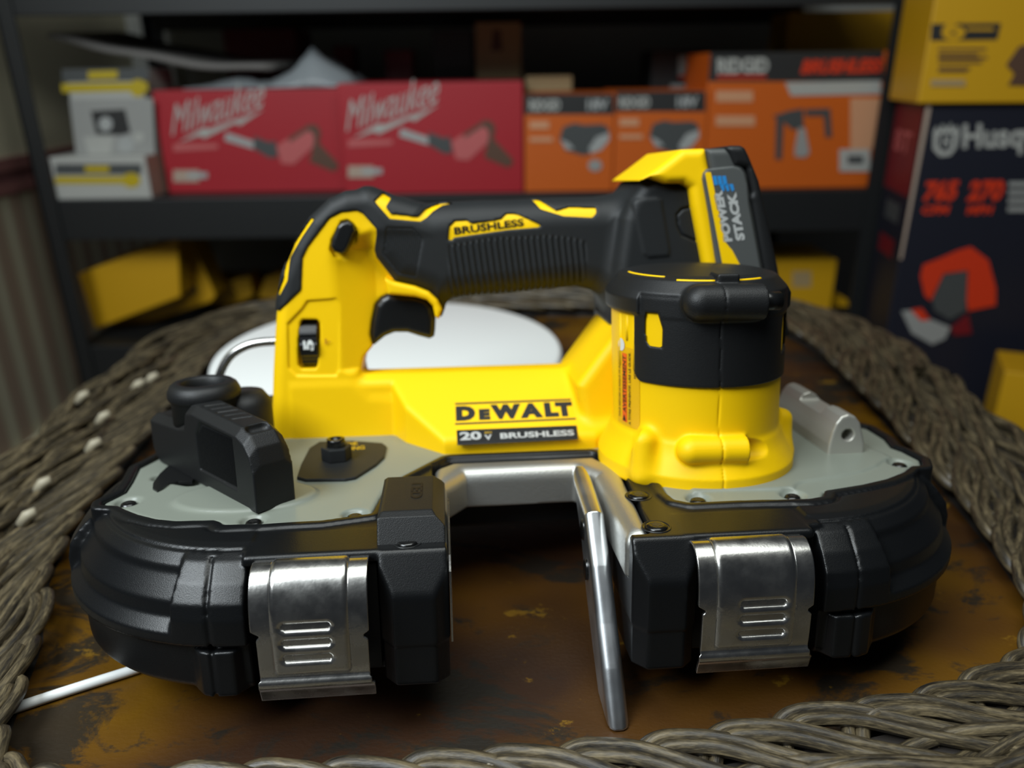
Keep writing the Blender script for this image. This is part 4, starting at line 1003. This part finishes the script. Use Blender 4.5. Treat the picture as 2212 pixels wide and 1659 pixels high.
tp([(180, 296), (246, 294), (238, 334), (192, 336)], B_('white'), 'pictured_cup'); tp(el(228, 268, 15, 16), B_('silver'), 'pictured_glass'); tp(el(272, 312, 18, 17), B_('silver'), 'pictured_glass'); tp(el(300, 297, 12, 12), B_('white'), 'pictured_glass')
# things at the back of the middle shelf
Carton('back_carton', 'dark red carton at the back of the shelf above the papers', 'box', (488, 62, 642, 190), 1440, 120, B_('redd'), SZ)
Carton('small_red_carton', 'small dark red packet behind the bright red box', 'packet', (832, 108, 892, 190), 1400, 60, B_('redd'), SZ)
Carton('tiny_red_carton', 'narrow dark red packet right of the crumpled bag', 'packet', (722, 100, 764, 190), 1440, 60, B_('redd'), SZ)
Carton('grey_carton', 'grey carton beside the upright cardboard carton', 'box', (935, 64, 1022, 190), 1430, 100, B_('darkgrey'), SZ)
C_ = Carton('cardboard_carton', 'upright brown cardboard carton behind the bright red box', 'box', (1028, 48, 1126, 190), 1380, 90, B_('card'), SZ)
C_.poly([(1066, 64), (1080, 64), (1086, 110), (1060, 110)], B_('brown'), 'printed_mark')
Carton('low_carton', 'low brown cardboard carton above the first battery box', 'box', (1136, 164, 1236, 210), 1300, 90, B_('card'), SZ)
Carton('yellow_back_carton', 'dim yellow carton behind the large orange drill box', 'box', (1700, 24, 1942, 130), 1470, 100, B_('yellow'), SZ)
# bent grey paper sheet and crumpled bag on top of the darker red box
zA_ = W(540, 200, 1, 1178)[2]
prof = smooth_path([W(105, 88, 1, 1190), W(180, 106, 1, 1190), W(270, 124, 1, 1190), W(370, 144, 1, 1190), W(470, 155, 1, 1190), W(580, 159, 1, 1190)], 6)
V = []; F = []
for j in range(6):
    for i, q in enumerate(prof): V.append((q[0]+j*6, q[1]+j*30, q[2]+3+1.5*j+1.5*math.sin(i*.5)))
n = len(prof)
for j in range(5):
    for i in range(n-1): F.append((j*n+i, j*n+i+1, (j+1)*n+i+1, (j+1)*n+i))
o = raw('paper_sheet', V, F, flat('grey_paper', (.16, .15, .14), .7), None, True); s_ = o.modifiers.new('t', 'SOLIDIFY'); s_.thickness = 7*S; s_.offset = 1
tag(o, 'long bent grey paper sheet lying over the darker red box', 'paper')
from mathutils import noise as _nz
V = []; F = []; NI, NJ = 46, 26
xa = W(392, 190, 1, 1178)[0]; xb = W(768, 180, 1, 1178)[0]
top_zb = (W(345, 193, 1, 1178)[2]+W(752, 193, 1, 1178)[2])/2
pk = (W(668, 100, 1, 1178)[2]-top_zb)
for j in range(NJ):
    for i in range(NI):
        u, v = i/(NI-1), j/(NJ-1); x = xa+(xb-xa)*u; y = 1186+150*v
        hgt = pk*max(0, 1-abs(u-.74)/.27)*(1-.5*v)+10*max(0, 1-abs(u-.30)/.34)
        nn = _nz.noise(Vector((x*.03, y*.03, 1)))*9+_nz.noise(Vector((x*.09, y*.09, 5)))*6
        V.append((x, y+nn*.5, top_zb+2.5+max(0, hgt+nn*min(1, hgt/15+.1))*min(1, v*5)*min(1, (1-v)*6)))
for j in range(NJ-1):
    for i in range(NI-1): F.append((j*NI+i, j*NI+i+1, (j+1)*NI+i+1, (j+1)*NI+i))
o = raw('plastic_bag', V, F, flat('cloudy_plastic', (.26, .285, .30), .4), None, True); s_ = o.modifiers.new('t', 'SOLIDIFY'); s_.thickness = 1.5*S
tag(o, 'crumpled pale plastic bag lying on the darker red box', 'bag')

# lower shelf: yellow tool cases
def slabthing(name, label, cat, pts, Y, depth, mm, body='case_body'):
    P = [W(a, b_, 1, Y) for a, b_ in pts]; c = min(P, key=lambda q: q[2]); t = thing(name, label, cat, (c[0], Y, c[2]))
    b = MB().prism([(q[0]-c[0], q[2]-c[2]) for q in P][::-1], lambda a, c_, d: (a, d, c_), 0, depth)
    return t, bev(b.build(body, mm, t), 2.5), c
t, bd, c = slabthing('tool_case', 'large tilted yellow case on the lower shelf at the left', 'case', [(168, 592), (384, 514), (390, 642), (204, 712)], 1180, 55, B_('yellow'))
t, bd, c = slabthing('tool_case', 'yellow case with a black opening behind the tilted yellow case', 'case', [(240, 560), (398, 508), (412, 514), (466, 640), (456, 652), (300, 706), (244, 724)], 1242, 60, B_('yellow'))
hp = [W(a, b_, 1, 1242) for a, b_ in ((396, 610), (418, 604), (428, 632), (396, 642))]
raw('opening', [(q[0]-c[0], -.6, q[2]-c[2]) for q in hp], [(0, 3, 2, 1)], B_('oblack'), bd)
slabthing('yellow_pouch', 'crumpled yellow packet on the lower shelf left of the saw handle', 'packet', [(430, 640), (455, 598), (500, 606), (540, 596), (548, 640), (500, 662), (452, 660)], 1330, 60, B_('yellow'), 'packet_body')
slabthing('yellow_pouch', 'small yellow packet on the lower shelf just left of the saw', 'packet', [(556, 645), (572, 600), (606, 588), (625, 600), (625, 650)], 1330, 60, B_('yellow'), 'packet_body')
C_ = Carton('yellow_carton', 'yellow carton on the lower shelf right of the motor', 'box', (1672, 562, 1802, 662), 1210, 120, B_('yellow'), LZ_)
C_.rect(1712, 586, 1752, 620, B_('card'), 'printed_panel')
slabthing('yellow_tray', 'yellow piece lying right of the yellow carton on the lower shelf', 'tray', [(1796, 664), (1800, 630), (1832, 648), (1836, 664)], 1240, 50, B_('yellow'), 'tray_body')
# big cartons at the right
R = math.radians
C_ = Carton('blower_carton', 'tall dark navy leaf blower box at the right of the rack', 'box', (1951, 221, 2420, 800), 1000, 118, B_('navy'), FLOOR, None, 1.5, 'carton_body', R(-9))
v = [(-.4, 4, C_.h-112), (-.4, 114, C_.h-112), (-.4, 114, C_.h-3), (-.4, 4, C_.h-3)]
sidep = raw('red_side_panel', v, [(0, 3, 2, 1)], B_('redd'), C_.b)
text('BT', quad_fn((-.7, 96, C_.h-62), (-.7, 30, C_.h-62), (-.7, 96, C_.h-36)), B_('pink'), C_.b)
raw('side_print', [(-.4, 30, C_.h-150), (-.4, 90, C_.h-150), (-.4, 90, C_.h-126), (-.4, 30, C_.h-126)], [(0, 3, 2, 1)], B_('darkgrey'), C_.b)
raw('side_print', [(-.4, 30, C_.h-196), (-.4, 95, C_.h-196), (-.4, 95, C_.h-172), (-.4, 30, C_.h-172)], [(0, 3, 2, 1)], B_('redd'), C_.b)
C_.poly([(2002, 224), (2012, 224), (1948, 560), (1938, 560)], B_('beige'), 'worn_edge')
C_.poly([(2016, 285), (2022, 272), (2030, 284), (2036, 266), (2044, 282), (2054, 264), (2058, 282), (2068, 270), (2072, 286), (2066, 318), (2052, 336), (2030, 338), (2015, 322)], B_('white'), 'crown_emblem')
C_.poly([(2028, 290), (2060, 288), (2056, 316), (2046, 326), (2034, 326), (2025, 314)], B_('navy'), 'emblem_inside')
C_.text('H', (2034, 318), (2050, 317), (2037, 294), B_('white'), bold=.05)
C_.text('Husqvarna', (2078, 337), (2352, 330), (2080, 268), B_('white'), bold=.03)
C_.text('765', (1992, 436), (2066, 434), (1998, 390), B_('hred'), bold=.05, shear=.15); C_.text('CFM', (1990, 463), (2050, 462), (1992, 444), B_('hred'), bold=.05, shear=.15)
C_.text('270', (2086, 436), (2164, 434), (2092, 390), B_('hred'), bold=.05, shear=.15); C_.text('MPH', (2086, 463), (2144, 462), (2088, 444), B_('hred'), bold=.05, shear=.15)
for k in range(4): C_.rect(2178-k, 392+18*k, 2300, 403+18*k, B_('grey'))
C_.poly([(1993, 571), (2027, 558), (2068, 540), (2096, 532), (2134, 561), (2150, 621), (2150, 659), (2090, 671), (2087, 649), (2090, 583), (2037, 590), (2009, 649), (1996, 637), (1987, 596)], B_('hred'), 'pictured_cover')
C_.poly([(2037, 592), (2088, 584), (2086, 670), (2050, 690), (2018, 670), (2012, 648)], B_('darkgrey'), 'pictured_engine')
C_.poly([(1946, 671), (1975, 668), (1990, 681), (2052, 706), (2040, 731), (2012, 743), (1968, 718)], B_('grey'), 'pictured_tank'); C_.poly([(1966, 668), (1990, 664), (2008, 690), (1988, 692)], B_('hred'), 'pictured_cap'); C_.poly([(2052, 706), (2090, 676), (2098, 720), (2060, 724)], B_('redd'), 'pictured_part')
Cb = C_
zt_ = Cb.o[2]+Cb.h
C_ = Carton('yellow_carton', 'yellow tool carton on top of the navy leaf blower box', 'box', (2008, -90, 2440, 221), 992, 118, B_('yellow'), zt_+.5, None, 1.5, 'carton_body', R(-9))
C_.poly([(2012, 52), (2162, 50), (2154, 86), (2010, 88)], B_('oblack'), 'black_band'); C_.text('6', (2032, 88), (2084, 87), (2036, 36), B_('yellow'), bold=.05); C_.rect(2088, 60, 2146, 66, B_('yellow'))
for yy, xx in ((104, 2130), (116, 2112), (122, 2132), (132, 2120), (146, 2094), (150, 2088)): C_.rect(2026, yy, xx, yy+5, B_('brown'))
C_.rect(2010, 172, 2084, 186, B_('card'))
C_.poly([(2172, 140), (2200, 100), (2240, 90), (2240, 186), (2176, 184), (2190, 160)], B_('brown'), 'pictured_tool')
C_ = Carton('yellow_carton', 'yellow carton low at the right edge, in front of the navy box', 'box', (2100, 800, 2500, 1400), 862, 80, B_('yellow'), FLOOR, None, 1.5, 'carton_body', R(-24))
C_.poly([(2170, 930), (2300, 935), (2300, 960), (2172, 950)], B_('brown'), 'printed_band')
